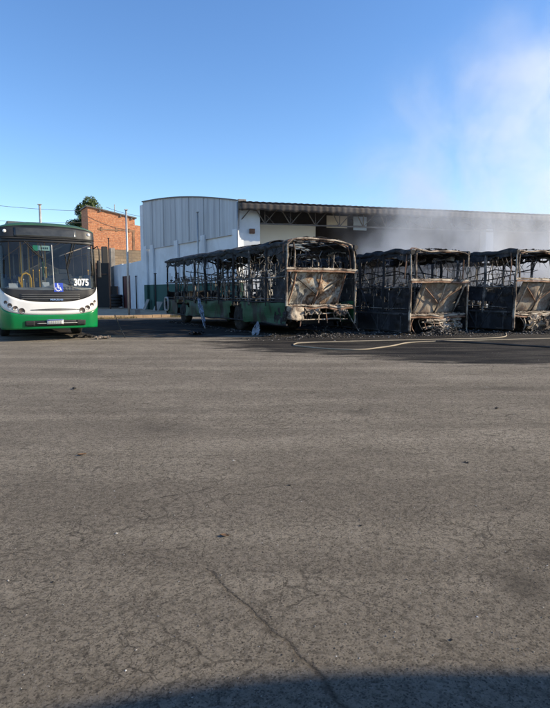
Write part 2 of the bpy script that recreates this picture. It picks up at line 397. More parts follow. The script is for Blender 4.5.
# loose grit and pebbles over the yard
rg=random.Random(11); m=MB()
for i in range(2600):
    zc=1.2+11*rg.random()**1.6; xc=rg.uniform(-.62,.62)*zc*1.1
    p=W(xc,zc); r=rg.uniform(.0015,.0042)*(1+zc*.10)
    m.rock((p.x,p.y,.004+r*.3),r,rg)
o=m.build('loose_grit',M['pebble']); tag(o,kind='stuff',label='loose grit and crumbs scattered over the asphalt',cat='grit')

# individually visible bits lying on the asphalt   (right, forward, size, tone, look)
M['lump_dark']=simple('dark_lump',(.025,.022,.02),.9,0,.3,30,.3)
M['lump_pale']=simple('pale_lump',(.45,.42,.38),.9,0,.2,30,.3)
M['deadleaf']=simple('dead_leaf',(.16,.09,.045),.8,0,.3,30,.2)
bits=[(-2.72,7.36,.05,'d','charred scrap lying on the asphalt to the lower right of the white and green bus'),
 (-.27,2.82,.022,'l','curled brown leaf beside the upper end of the long open crack'),
 (.66,1.93,.010,'d','dark stone near the edge of the shadow at the bottom of the yard'),
 (.48,2.95,.012,'d','small black crumb in the middle of the right half of the asphalt'),
 (1.47,4.1,.020,'d','black crumb on the right side of the yard at mid distance'),
 (-.32,4.15,.015,'p','pale pebble on the asphalt left of the middle of the yard'),
 (-.86,2.85,.010,'p','pale pebble on the near left part of the asphalt'),
 (1.3,2.5,.007,'p','white fleck of gravel on the near right asphalt'),
 (2.5,6.1,.028,'d','charred scrap on the asphalt in front of the second burnt bus'),
 (-1.55,4.3,.03,'l','brown leaf on the far left part of the asphalt'),
 (-1.0,2.35,.009,'d','tiny dark stone on the lower left asphalt'),
 (.10,3.6,.013,'d','dark crumb on the craze cracked asphalt near the middle')]
rg=random.Random(3)
for xc,zc,r,k,lb in bits:
    p=W(xc,zc); m=MB()
    if k=='l':
        m.grid(lambda u,v:((u-.5)*2.2*r,(v-.5)*1.3*r*math.sin(PI*min(.98,max(.02,u))),r*.15+r*.5*abs(v-.5)+.25*r*(u-.5)**2),8,4)
        o=m.build('dead_leaf',M['deadleaf'],loc=(p.x,p.y,.005),solid=.0008); tag(o,lb,'leaf','bits lying on the asphalt')
    else:
        for j in range(4): m.rock((rg.uniform(-.6,.6)*r,rg.uniform(-.4,.4)*r,r*.3),r*rg.uniform(.4,.75),rg)
        o=m.build('charred_scrap' if 'scrap' in lb else 'pebble',M['lump_dark' if k=='d' else 'lump_pale'],loc=(p.x,p.y,.004)); tag(o,lb,'scrap' if 'scrap' in lb else 'pebble','bits lying on the asphalt')
    o.rotation_euler.z=rg.random()*6

# ------------------------------------------------------------------ green bus
def text_mesh(txt, size, font_offset=0.0, spacing=1.0):
    cu=bpy.data.curves.new('t','FONT'); cu.body=txt; cu.size=size; cu.offset=font_offset; cu.space_character=spacing
    cu.resolution_u=3
    ob=bpy.data.objects.new('t',cu); COL.objects.link(ob)
    bpy.context.view_layer.update(); dg=bpy.context.evaluated_depsgraph_get()
    me=bpy.data.meshes.new_from_object(ob.evaluated_get(dg)); bpy.data.objects.remove(ob)
    vs=[v.co.copy() for v in me.vertices]; fs=[tuple(p.vertices) for p in me.polygons]
    return vs,fs
def green_bus():
    bus=empty('city_bus',(2.27,16.02,0),0,label='intact white and green city bus with number 3075 on its windscreen',cat='bus')
    RC=.36
    def S(u,z,off=0.0):
        a=abs(u); sg=1 if u>=0 else -1
        if a<=.9: x=a; y=.08*(a/.9)**2; nx,ny=.16*a/.81*.9,-1
        else:
            t=(a-.9)/RC
            if t<PI/2: x=.9+RC*math.sin(t); y=.08+RC*(1-math.cos(t)); nx,ny=math.sin(t),-math.cos(t)
            else: x=.9+RC; y=.08+RC+(a-.9-RC*PI/2); nx,ny=1,0
        l=math.hypot(nx,ny); nx/=l; ny/=l
        fade=max(0,1-max(0,y-.1)/.6)
        y+=fade*(.11*max(0,z-1.25) - (.05*math.sin(PI*min(1,max(0,(z-.33)/.8))) if z<1.13 else 0) + .30*max(0,z-2.72)**1.6)
        k=1-.022*max(0,(z-1.3)/1.9)-.02*max(0,.8-z)
        return Vector((sg*(x*k+nx*off), y+ny*off, z))
    UM=.9+RC*PI/2+.25
    def patch(name,mat,u0,u1,zl,zh,nu,nz,off=0.0,solid=.012,label=None,parent=bus,smooth=True):
        fz=lambda f,u: f(u) if callable(f) else f
        m=MB(); m.grid(lambda a,b:S(u0+(u1-u0)*a, fz(zl,u0+(u1-u0)*a)*(1-b)+fz(zh,u0+(u1-u0)*a)*b, off),nu,nz)
        return m.build(name,M[mat],parent,smooth,solid=solid,label=label)
    zgw=lambda u:.715+.17*min(1.25,abs(u)/1.25)**4
    zwb=lambda u:1.055+.30*min(1.12,abs(u)/1.25)**3
    zgl=lambda u:1.375+.06*min(1.3,abs(u)/1.25)**3
    zgt=lambda u:2.655-.03*min(1.3,abs(u)/1.25)**3
    patch('bumper','green',-UM,UM,.33,zgw,64,10,label='green lower front with a dark air slot')
    patch('front_band','white',-UM,UM,zgw,zwb,64,6,.004,label='white curved band under the windscreen')
    patch('grille_panel','black',-UM,UM,zwb,zgl,64,6,.0)
    patch('windscreen_surround','black',-UM,UM,zgt,2.76,64,3,.002)
    ws=patch('windscreen','glass',-1.30,1.30,zgl,zgt,48,14,.003,solid=0)
    for sg in (-1,1):
        patch('windscreen_pillar','black',sg*1.30,sg*UM,zgl,zgt,6,8,.001)
    patch('header_panel','black',-UM,UM,2.76,lambda u:3.11-.10*min(1.3,abs(u)/1.25)**3,64,6,.008)
    patch('destination_display','display',-.86,.74,2.80,3.03,24,4,.018)
    patch('display_trim','rubber',-.84,.76,2.785,2.80,24,1,.024)
    patch('windscreen_divider','grey',.045,.068,zgl,2.6,2,12,.012)
    patch('visor_lip','rubber',-1.2,1.2,2.735,2.765,40,1,.035)
    # roof
    zt=lambda u:3.11-.10*min(1.3,abs(u)/1.25)**3
    rz=lambda x:3.235-.17*min(1,abs(x)/1.22)**3.5
    m=MB()
    def rf(a,b):
        u=-UM+2*UM*a; p0=S(u,zt(u),.008); s=b
        x1=max(-1.2,min(1.2,p0.x)); y1=max(.95,p0.y)
        if s<=.35:
            t=s/.35*PI/2; return (p0.x+(x1-p0.x)*(1-math.cos(t)), p0.y+(y1-p0.y)*(1-math.cos(t)), p0.z+(rz(x1)-p0.z)*math.sin(t))
        return (x1,y1+(10.9-y1)*(s-.35)/.65,rz(x1))
    m.grid(rf,64,20); m.build('roof',M['roof_green'],bus,True,solid=.015)
    # sides
    for sg in (-1,1):
        x=sg*1.235
        y0=.08+RC+.25
        def side(name,mat,ya,yb,za,zb,off=0.0,solid=.015):
            m=MB(); kk=lambda z:1-.022*max(0,(z-1.3)/1.9)-.02*max(0,.8-z)
            def keep(a,b):
                yy=ya+(yb-ya)*a; zz=za+(zb-za)*b
                return all(math.hypot(yy-wy,zz-.48)>.56 for wy in (2.6,8.3))
            m.grid(lambda a,b:(sg*((1.26+off)*kk(za+(zb-za)*b)),ya+(yb-ya)*a,za+(zb-za)*b),80,10,keep if zb<1.2 else None)
            return m.build(name,M[mat],bus,solid=solid)
        side('side_panel','green',y0,10.9,.35,1.0); side('side_band','white',y0,10.9,1.0,1.42)
        side('roof_side','roof_green',y0,10.9,2.72,3.06,-.0)
        for i in range(7):
            ya=y0+.05+i*1.47; side('window','sideglass',ya,ya+1.37,1.46,2.68,-.01,0)
            side('window_pillar','black',ya+1.37,ya+1.47,1.42,2.72,.0)
    m=MB(); m.box(-1.22,1.22,10.86,10.9,.4,3.1); m.build('rear_panel',M['green'],bus,bevel=.01)
    m=MB(); m.box(-1.18,1.18,10.80,10.855,.6,3.0); m.build('rear_lining',M['dgrey'],bus)
    m=MB(); m.box(-1.15,1.15,.35,10.79,.55,.72); m.build('floor',M['dgrey'],bus)
    # wheels
    for sg in (-1,1):
        for wy in (2.6,8.3):
            m=MB(); m.lathe([(-.14,.30),(-.13,.46),(-.08,.49),(.08,.49),(.13,.46),(.14,.30)],'x',(sg*1.05,wy,.49),28)
            w=m.build('wheel',M['rubber'],bus,True)
            m=MB(); m.lathe([(.13,.29),(.15,.28),(.08,.2),(.09,.1),(.16,.09),(.16,.01)] if sg>0 else [(-.13,.29),(-.15,.28),(-.08,.2),(-.09,.1),(-.16,.09),(-.16,.01)],'x',(sg*1.05,wy,.49),24); m.build('rim',M['rim'],w,True)
    # headlights
    for sg in (-1,1):
        for i,(u,z,r) in enumerate([(.77,.825,.072),(.92,.895,.060),(1.05,.975,.054),(1.155,1.055,.044)]):
            c=S(sg*u,z,.0); n=(S(sg*u,z,.1)-c).normalized(); a=n.orthogonal().normalized(); b=n.cross(a)
            def disc(prof,name,mat,par):
                m=MB(); k=22; vs=[]
                for d,rr in prof:
                    for j in range(k):
                        t=2*PI*j/k; vs.append(c+n*d+a*math.cos(t)*rr+b*math.sin(t)*rr)
                fs=[(q*k+j,q*k+(j+1)%k,(q+1)*k+(j+1)%k,(q+1)*k+j) for q in range(len(prof)-1) for j in range(k)]
                fs.append(tuple((len(prof)-1)*k+j for j in range(k)))
                m.add(vs,fs); return m.build(name,M[mat],par,True)
            h=disc([(.0,r*1.12),(.018,r*1.12),(.020,r*.98),(.012,r*.9)],'headlight','lampdark',bus)
            disc([(.004,r*.8),(.006,r*.7),(.008,r*.4),(.008,.003)],'lens','lamp',h)
        u=sg*1.10; c=S(u,2.93 if sg<0 else 2.93,.0)
        m=MB(); m.lathe([(-.045,.038),(-.03,.045),(0,.045)],'y',(c.x,c.y,c.z),18); m.build('marker_lamp',M['whitelamp'],bus,True)
    # white band slot, grille slats, brand letters
    patch('band_slot','black',-.56,.70,lambda u:.86-.02*(1-(u/.7)**2)-.012,lambda u:.86+.025*(1-min(1,abs(u-.07)/.63)**2)-.005,30,2,.012)
    patch('band_slot_chrome','rear_b' if 0 else 'grey',-.5,.62,.846,.855,30,1,.020)
    for z in (1.135,1.195,1.25):
        patch('grille_slat','dgrey',-.78,.72,z,z+.022,30,1,.016)
    # lower air slot with fog lamp housings
    patch('air_slot','black',-.66,.76,.405,.565,30,3,.010)
    patch('air_slot_bar','grey',-.42,.62,.475,.495,20,1,.028)
    for sg in (-1,1):
        patch('fog_lamp_housing','rubber',.07+sg*.66-.12,.07+sg*.66+.12,.415,.555,6,3,.022)
    pl=patch('number_plate','plate',-.17,.25,.455,.585,8,3,.035)
    patch('plate_strip','blue',-.165,.245,.562,.582,8,1,.044,parent=pl)
    m=MB()
    for i in range(7):
        u=-.12+i*.048; m.add([S(u,.475,.045),S(u+.03,.475,.045),S(u+.03,.545,.045),S(u,.545,.045)],[(0,1,2,3)])
    m.build('plate_characters',M['grey'],pl)
    def drape(name,txt,size,u0,z0,mat,off,fo=0.0,sx=1.0,par=None,spc=1.0):
        vs,fs=text_mesh(txt,size,fo,spc)
        m=MB(); m.add([S(u0+v.x*sx,z0+v.y,off) for v in vs],fs); return m.build(name,M[mat],par or bus)
    drape('fleet_number','3075',.262,.58,1.51,'num',.014,.008,.80)
    drape('maker_lettering','MERCEDES',.066,-.06,1.105,'chrome',.034,.003,1.0,spc=1.05)
    # wheelchair access sticker
    st=patch('access_sticker','blue',.05,.29,1.335,1.575,6,6,.012,solid=0)
    m=MB(); cx,cz=.16,1.42; ring=[]
    for i in range(19):
        t=R(150)+R(250)*i/18
        ring.append((cx+.062*math.cos(t),cz+.062*math.sin(t)))
    def strip(pts,w):
        for (a,b),(c,d) in zip(pts,pts[1:]):
            l=math.hypot(c-a,d-b); nx,nz=-(d-b)/l*w,(c-a)/l*w
            m.add([S(a+nx,b+nz,.017),S(a-nx,b-nz,.017),S(c-nx,d-nz,.017),S(c+nx,d+nz,.017)],[(0,1,2,3)])
    strip(ring,.009); strip([(cx-.005,1.525),(cx+.0,1.435),(cx+.055,1.435),(cx+.085,1.37)],.012); strip([(cx-.0,1.49),(cx+.045,1.49)],.009)
    k=12; m.add([S(cx-.007+.018*math.cos(2*PI*j/k),1.543+.018*math.sin(2*PI*j/k),.017) for j in range(k)],[tuple(range(k))])
    m.build('wheelchair_symbol',M['num'],st)
    sg_=patch('route_sticker','palesign',-.30,.02,2.44,2.57,6,3,-.012,solid=0); patch('sticker_end','gsign',-.42,-.29,2.43,2.575,4,3,-.012,solid=0,parent=sg_)
    m=MB()
    for i in range(4):
        u=-.22+i*.05; m.add([S(u,2.475,-.008),S(u+.036,2.475,-.008),S(u+.036,2.53,-.008),S(u,2.53,-.008)],[(0,1,2,3)])
    m.build('sticker_marks',M['ink'],sg_)
    patch('windscreen_notice','paper',1.04,1.14,2.545,2.575,3,1,-.01,solid=0)
    for i in range(5):
        u=.36+i*.085; m=MB(); m.add([S(u,1.42,.012),S(u+.045,1.42,.012),S(u+.04,1.455,.012),S(u+.01,1.455,.012)],[(0,1,2,3)])
        m.build('small_sticker',M['dgrey'],bus)
    # papers standing on the dashboard
    for x0,x1,z0,z1 in ((-1.02,-.80,1.42,1.56),(-.18,.0,1.42,1.60)):
        m=MB(); m.obox(((x0+x1)/2,.42,(z0+z1)/2),((x1-x0)/2,0,0),(0,.002,0),(0,.03,(z1-z0)/2)); m.build('paper_notice',M['paper'],bus)
    # wipers
    for pts in ([(-.62,2.66),(-.42,2.42),(-.20,2.22)],[(.62,2.66),(.52,2.34),(.42,1.98)]):
        m=MB(); m.tube([S(pts[0][0],pts[0][1],.03),S(pts[1][0],pts[1][1],.055),S(pts[2][0],pts[2][1],.035)],.012,6)
        m.tube([S(pts[0][0]+.06,pts[0][1],.03),S(pts[1][0]+.05,pts[1][1],.05),S(pts[2][0]+.03,pts[2][1],.04)],.007,5)
        w=m.build('wiper_arm',M['rubber'],bus)
        u2,z2=pts[2]; m=MB(); m.tube([S(u2-.02,z2+.38,.022),S(u2+.01,z2,.028),S(u2+.05,z2-.40,.022)],.011,5); m.build('wiper_blade',M['rubber'],w)
    # mirrors
    for sg in (-1,1):
        m=MB(); m.tube([S(sg*1.3,2.55,0),S(sg*1.3,2.62,.10)+Vector((0,-.06,0)),S(sg*1.3,2.5,.13)+Vector((0,-.12,0)),S(sg*1.3,2.2,.12)+Vector((0,-.12,0))],.016,7)
        a=m.build('mirror_arm',M['rubber'],bus,True)
        c=S(sg*1.3,1.98,.10)+Vector((0,-.11,0)); m=MB(); m.box(c.x-.055,c.x+.055,c.y-.04,c.y+.04,c.z-.26,c.z+.24); m.build('mirror',M['black'],a,bevel=.03)
    # roof hatch
    m=MB(); m.box(-.95,-.48,1.0,1.7,3.16,3.275); m.build('roof_hatch',M['dgrey'],bus,bevel=.03)
    # ---- interior
    m=MB(); m.grid(lambda a,b:(-1.1+2.2*a,.24+.5*b+.04*math.sin(a*9)*b,1.36+.08*math.sin(PI*b)+(.14*math.exp(-((a-.62)/.13)**2))*math.sin(PI*min(1,b*1.2))),30,8)
    m.build('dashboard',M['grey'],bus,True,solid=.03)
    m=MB(); m.box(-1.1,1.1,.2,.3,.7,1.36); m.build('front_bulkhead',M['dgrey'],bus)
    m=MB(); ring=[(.52+.21*math.cos(2*PI*i/24),.86+.12*math.sin(2*PI*i/24),1.55+.15*math.sin(2*PI*i/24)) for i in range(25)]
    m.tube(ring,.014,6); m.tube([(.52,.86,1.55),(.52,.62,1.3)],.03,6); m.tube([(.32,.86,1.55),(.72,.86,1.55)],.012,5)
    m.build('steering_wheel',M['dgrey'],bus,True)
    def seat(x,y,z,mat,w=.21):
        m=MB(); m.box(x-w,x+w,y,y+.42,z+.35,z+.45); m.box(x-w,x+w,y+.38,y+.46,z+.42,z+1.02); m.box(x-w*.5,x+w*.5,y+.40,y+.46,z+1.02,z+1.16)
        m.box(x-.05,x+.05,y+.15,y+.25,z,z+.36); m.build('seat',M[mat],bus,bevel=.03)
    seat(.55,1.15,.85,'dgrey',.24)
    for r in range(9):
        y=2.6+r*.85
        for x in (-.95,-.52,.52,.95): seat(x,y,.72,'blueseat' if (r+int(x*9))%3 else 'grey',.19)
    # driver's partition and turnstile
    m=MB(); m.box(.1,1.1,1.75,1.78,.9,1.75); m.build('driver_partition',M['grey'],bus)
    poles=[(-.62,1.15,0),(-.50,2.0,0),(-.28,2.4,1),(-.22,3.2,0),(.22,3.0,0),(-.35,4.0,1),(.3,4.4,0),(-.25,5.6,1),(.25,6.2,1),(-.3,7.2,0),(.12,1.9,1),(.02,2.6,1),(-.75,3.3,1),(-.02,4.8,0)]
    for x,y,k in poles:
        m=MB(); m.tube([(x,y,.72),(x,y,2.95)],.019,7); m.build('handrail_pole',M['yellow' if k or (int(y*10)%2) else 'galv'],bus)
    m=MB(); m.tube([(-.66,.95,.9),(-.66,.95,1.72),(-.62,.97,1.82),(-.52,1.0,1.86),(-.43,1.03,1.80),(-.40,1.04,1.70),(-.40,1.04,.9)],.026,8)
    m.tube([(-.66,.95,1.5),(-.72,.93,1.62),(-.72,.93,1.75)],.02,7); m.build('entry_hoop_rail',M['yellow'],bus,True)
    for x in (-.45,.45):
        m=MB(); m.tube([(x,1.2,2.75),(x,10.5,2.75)],.017,6); m.build('ceiling_rail',M['yellow'],bus)
    m=MB(); m.box(-1.12,1.12,.9,10.8,2.98,3.0); m.build('ceiling',M['grey'],bus)
    return bus
green_bus()

# ------------------------------------------------------------------ burnt buses
def burnt_bus(x0,y0,seed,side,drop,label,L=10.7,BW=2.56,sag=0.0,rearmat='rear_a',lab2=None):
    rg=random.Random(seed); J=lambda a:rg.uniform(-a,a)
    bus=empty('burnt_bus',(x0+BW/2,y0+L/2,-drop),0,label=label,cat='bus',group='burnt out buses parked in a row')
    ox,oy=-BW/2,-L/2
    def T(x,y,z): return Vector((ox+x,oy+y,z))
    ZR=2.70 if seed==1 else 2.86     # cantrail
    def roofz(x,y):
        c=(.25 if seed==1 else .12)*(1-abs((x-BW/2)/(BW/2))**3)
        s=sag*(math.sin(PI*min(1,max(0,(y-.4)/L)))**2)
        return ZR+c-s*(.6+.4*math.cos((x-BW/2)))-.03*n3((x+seed,y,1),1.3)
    def crum(p,a,s=2.0):
        q=Vector(p)+Vector((seed*3.1,0,0)); return Vector((noise.noise(q*s),noise.noise(q*s+Vector((9,0,0))),noise.noise(q*s+Vector((0,9,0)))))*a
    def bent(p0,p1,a,n=7,r=.025,mat='bar',name='pillar',k=5):
        p0=Vector(p0);p1=Vector(p1); pts=[]
        for i in range(n+1):
            t=i/n; p=p0.lerp(p1,t); pts.append(p+crum(p,a,1.6)*math.sin(PI*t)*2)
        m=MB(); m.tube(pts,r,k); return m.build(name,M[mat],bus)
    # chassis
    m=MB()
    for x in (.75,1.75): m.box(*[ox+x-.05,ox+x+.05,oy+.5,oy+L-.3,.42,.66])
    for y in (.8,2,4.6,6,7.4,9.6): m.box(ox+.3,ox+BW-.3,oy+y-.04,oy+y+.04,.46,.58)
    for y in (3.4,8.8): m.tube([T(.3,y,.46),T(BW-.3,y,.46)],.09,8)
    m.build('chassis',M['char'],bus)
    m=MB(); m.grid(lambda a,b:T(.08+(BW-.16)*a,.6+(L-.9)*b,.88+.05*n3((a*6+seed,b*20,0)))+crum((a*3,b*9,0),.03),12,50); m.build('floor',M['char'],bus,solid=.03)
    # engine block lump at the rear, under floor
    m=MB(); m.box(ox+.9,ox+1.65,oy+.7,oy+1.6,.32,.85); m.box(ox+.5,ox+.85,oy+.8,oy+1.2,.4,.8); m.tube([T(.9,.75,.7),T(.5,.6,.55),T(.4,.5,.4)],.06,8)
    m.build('engine',M['char'],bus,bevel=.04)
    # wheels
    for wy in (3.4,8.8):
        for sg,wx in ((-1,.22),(1,BW-.22)):
            m=MB(); prof=[(-.13,.27),(-.13,.40),(-.08,.455),(.08,.455),(.13,.40),(.13,.27)]
            m.lathe(prof,'x',T(wx,wy,.46+drop*.9),24); m.v=[tuple(Vector(v)+crum(v,.03,5)) for v in m.v]
            w=m.build('wheel',M['char'],bus,True)
            s=-1 if sg<0 else 1
            m=MB(); m.lathe([(s*.12,.27),(s*.14,.26),(s*.05,.2),(s*.06,.1),(s*.15,.09),(s*.15,.01)],'x',T(wx,wy,.46+drop*.9),20); m.build('rim',M['char' if rg.random()<.5 else 'side_dark'],w,True)
    # side panels with wheel cutouts
    for sx,x in ((0,0),(1,BW)):
        def keep(a,b):
            y=.08+(L-.3)*a; z=.36+.66*b
            if any(math.hypot(y-w,z-.5)<.57 for w in (3.4,8.8)): return False
            if side!='green' and n3((y+seed,z*2,sx*5),1.1)>.46: return False
            return not(n3((y+seed,z,sx*7),1.8)>.55)
        m=MB(); m.grid(lambda a,b:T(x,.08+(L-.3)*a,.36+.66*b)+crum((a*10,b,sx),.05,1.7),90,8,keep)
        m.build('side_panel',M['side_green' if side=='green' else 'side_dark'],bus,solid=.012,
                label='scorched green lower side panel' if side=='green' else 'charred black lower side panel')
        for z,r,mt in ((1.03,.03,'char'),(1.12,.018,'bar'),(1.77,.028,'bar'),(.38,.03,'char')):
            pts=[T(x+(.0),y,z)+crum((y,z,sx),.05,1.1) for y in [i*L/26 for i in range(27)]]
            m=MB(); m.tube(pts,r,5); m.build('side_rail',M[mt],bus)
        # inner lower panel sheet between sill and window rail on the charred buses
        if side!='green':
            m=MB(); m.grid(lambda a,b:T(x+.02,.1+(L-.4)*a,1.03+.74*b)+crum((a*9,b*2,sx+3),.04,2),80,8,lambda a,b:n3((a*9+seed,b*2,sx),1.3)<.12 or a<.02)
            m.build('upper_side_sheet',M['side_dark'],bus,solid=.01)
            sgx=-1 if sx==0 else 1
            for z in (.95,):
                m=MB(); m.grid(lambda a,b:T(x+sgx*.03,.1+(L-.4)*a,z-.03+.06*b)+crum((a*9,b,z),.02,2),40,1); m.build('side_mid_rail',M['bracemat'],bus,solid=.02)
            for i in range(9):
                y=.4+i*1.1
                bent(T(x+sgx*.02,y,.36),T(x+sgx*.02,y,.95),.01,3,.022,'bracemat','side_stile',4)
                if i%2: bent(T(x+sgx*.02,y,.45),T(x+sgx*.02,y+.9,1.72),.02,5,.022,'bracemat','side_brace',4)
                else: bent(T(x+sgx*.02,y+.9,.45),T(x+sgx*.02,y,1.72),.02,5,.022,'bracemat','side_brace',4)
        # pillars
        ys=[1.25,2.45,3.65,4.85,6.05,7.25,8.45,9.5]
        for y in ys:
            bent(T(x,y,.9),T(x+J(.02),y+J(.07),ZR-sag*.8*math.sin(PI*y/L)**2),.03,7,.050,'bar' if rg.random()<.6 else 'char')
        # charred skin left on the cantrail, ragged along its lower edge, and on the rear corner
        def skin(a,b):
            y=.02+(L-.1)*a; z1=ZR+.10-sag*.8*math.sin(PI*y/L)**2; z0=z1-.30-.22*max(0,n3((y*1.1+seed,sx,0),1.5))-.10*n3((y*6,sx,seed),1)
            return T(x+(.0 if sx==0 else 0)+(.05 if sx==0 else -.05)*b*b,y,z0*(1-b)+z1*b)+crum((y,b,sx+2),.07,2.2)
        m=MB(); m.grid(skin,110,4,lambda a,b:n3((a*14+seed,b*2,sx),1.7)<.42); m.build('cantrail_skin',M['roof_char'],bus,solid=.014)
        def csk(a,b):
            z=.4+(2.25 if seed==1 else 1.42)*b; y=.03+(.50+.16*n3((z*2,seed,sx),1.6)+(.25 if z<1.8 else 0))*a
            return T(x+.01,y,z)+crum((a*2,z*2,sx+4),.08,2)
        m=MB(); m.grid(csk,8,26,lambda a,b:n3((a*3,b*7+seed,sx),1.4)<.34); m.build('corner_skin',M['char'],bus,solid=.014)
        # short uprights below the window rail
        for i in range(15):
            y=.45+i*.64+J(.09)
            bent(T(x+.03,y,1.04),T(x+.03,y+J(.05),1.77+J(.04)),.02,4,.017,'bar','upright',4)
        # window remains: thin horizontal bars and inner frames
        for i in range(6):
            y=.9+i*1.45+J(.2); z=2.25+J(.2)
            bent(T(x,y,z),T(x,y+.85+J(.2),z+J(.12)),.06,5,.014,'bar','window_bar',4)
        # cantrail: lumpy charred beam
        m=MB(); pts=[]
        for i in range(61):
            y=i*L/60; pts.append(T(x+(.03 if sx==0 else -.03),y,ZR+.02-sag*.8*math.sin(PI*y/L)**2)+crum((y,sx,0),.06,1.5))
        m.tube(pts,.075,8); m.v=[tuple(Vector(v)+crum(v,.06,6)) for v in m.v]
        m.build('cantrail',M['roof_char'],bus)
    # hanging remains from the cantrails (drips of trim, wiring, ducts)
    m=MB(); 
    for i in range(150):
        x=rg.choice((.04,.05,.3,BW-.05,BW-.3)); y=rg.uniform(.5,L-.3); z=ZR-.04-sag*.8*math.sin(PI*y/L)**2
        l=rg.uniform(.05,.36)*(1.4 if n3((y,seed,0),.9)>.1 else .6); p=T(x,y,z); q=p+Vector((J(.06),J(.22),-l))
        mid=p.lerp(q,.5)+Vector((J(.05),J(.1),J(.03)))
        m.tube([p,mid,q],rg.uniform(.006,.028),4,r2=.005)
    tag(m.build('hanging_trim_remains',M['char'],bus),kind='stuff')
    # pale warped ducts under the cantrail catching light
    for sx in (0,1):
        for i in range(8):
            y=.5+i*1.2+J(.2); x=.16 if sx==0 else BW-.16
            z=ZR-.16-sag*.8*math.sin(PI*y/L)**2
            m=MB(); m.grid(lambda a,b:T(x+.12*(b-.5),y+.95*a,z+.05*b)+crum((y+a,b,sx),.12,2.4),10,2)
            m.build('ceiling_duct',M['ash' if rg.random()<.6 else 'char'],bus,solid=.012)
    # roof hoops + longerons + torn skin
    for y in [.35+i*.72 for i in range(15)]:
        m=MB(); m.tube([T(BW*t,y,roofz(BW*t,y)-.03)+crum((t,y,4),.035,1.5) for t in [i/14 for i in range(15)]],.022,5)
        m.build('roof_hoop',M['bar' if y<3 else 'char'],bus)
    for x in (.45,.9,1.28,1.66,2.1):
        m=MB(); m.tube([T(x,.1+(L-.4)*t,roofz(x,.1+(L-.4)*t)-.045)+crum((x,t*8,6),.04,1.5) for t in [i/30 for i in range(31)]],.016,5)
        m.build('roof_longeron',M['ash' if x<1 else 'bar'],bus)
    def keep(a,b):
        x=BW*a; y=L*b
        if b<.14 and (a<.75): return n3((x*2+seed,y*2,2),1.4)>.22
        return n3((x+seed,y,3),.9)<.30
    m=MB(); m.grid(lambda a,b:T(BW*a,.1+(L-.2)*b,roofz(BW*a,.1+(L-.2)*b)+.01)+crum((a*3,b*10,8),.10,2.2)*(.4+.6*math.sin(PI*a)),26,90,keep)
    m.build('roof_skin',M['roof_char'],bus,solid=.012)
    # ragged lumps along the roof edge
    m=MB()
    for i in range(170):
        y=rg.uniform(0,L); a=rg.random(); x=BW*a if rg.random()<.35 else rg.choice((.05,BW-.05)) ; z=roofz(x,y)+.02
        m.rock(T(x+J(.05),y,z),rg.uniform(.02,.085),rg,.5)
    for i in range(60):
        a=rg.random(); m.rock(T(BW*a,.1+J(.08),roofz(BW*a,.1)+.01),rg.uniform(.015,.05),rg,.6)
    tag(m.build('roof_debris',M['roof_char'],bus),kind='stuff')
    # interior: seat frames, poles, ducts
    for r in range(9):
        y=1.5+r*.92
        for x in (.42,BW-.42):
            m=MB(); a=J(.08); w=.36
            m.tube([T(x-w,y+a,.9),T(x-w,y+a,1.35),T(x-w+.02,y+.32,1.36),T(x-w+.05,y+.42+a,1.95+J(.05)),T(x,y+.44+a,2.0+J(.04)),T(x+w-.05,y+.42+a,1.95+J(.05)),T(x+w-.02,y+.32,1.36),T(x+w,y+a,1.35),T(x+w,y+a,.9)],.016,5)
            m.tube([T(x,y+.44,2.0),T(x,y+.34,1.38),T(x,y+a,1.36)],.014,5); m.tube([T(x-w,y+.38,1.66),T(x+w,y+.38,1.66+J(.05))],.012,4)
            m.v=[tuple(Vector(v)+crum(v,.09,1.7)) for v in m.v]
            m.build('seat_frame',M[rg.choice(('bar','bar','ash','char'))],bus)
    for i in range(12):
        x=rg.choice((.75,1.28,1.8))+J(.1); y=1.0+i*.75
        bent(T(x,y,.9),T(x+J(.2),y+J(.3),ZR+.0-sag*.6),.08,7,.018,rg.choice(('bar','char')),'handrail_pole',5)
    for x in (.8,1.75):
        m=MB(); m.tube([T(x,.6+(L-1.2)*t,2.35-.25*abs(math.sin(t*5+seed))-sag*.5)+crum((x,t*9,2),.2,1.2) for t in [i/24 for i in range(25)]],.02,5); m.build('fallen_ceiling_rail',M['char'],bus)
    m=MB()
    for i in range(120):
        m.rock(T(rg.uniform(.1,BW-.1),rg.uniform(.7,L-.4),.92+rg.random()*.25),rg.uniform(.05,.17),rg,.7)
    tag(m.build('interior_rubble',M['char'],bus),kind='stuff')
    # ---- rear end (faces the yard)
    hz=lambda t:ZR+.06+.20*(1-abs(2*t-1)**5)-.10*t
    if seed!=1: hz=lambda t:ZR+.08+.025*math.sin(t*9+seed)-.03*math.sin(PI*t)
    hoop=[(.04,1.0)]+([(.0,1.5),(.0,2.0),(.0,2.4),(.01,2.72)] if seed==1 else [(.0,1.5),(.0,2.0),(.0,2.4),(.01,ZR)])+[(BW*t,hz(t)) for t in (.08,.14,.22,.32,.42,.5,.58,.68,.78,.86,.92)]+[(BW-(.09 if seed==1 else .03),2.60 if seed==1 else ZR),(BW-.04,2.4),(BW-.04,2.0),(BW-.03,1.5),(BW-.03,.5)]
    for dy,r,mt,a in ((.02,.030 if seed==1 else .026,'ash',.03),(.22,.020,'rust',.07)):
        m=MB(); pts=[T(x,dy,z)+crum((x,z,dy),a,1.8) for x,z in (hoop if dy<.1 else hoop[2:-2])]; m.tube(pts,r,7); m.v=[tuple(Vector(v)+crum(v,.02,4)) for v in m.v]; m.build('rear_hoop',M[mt],bus,True)
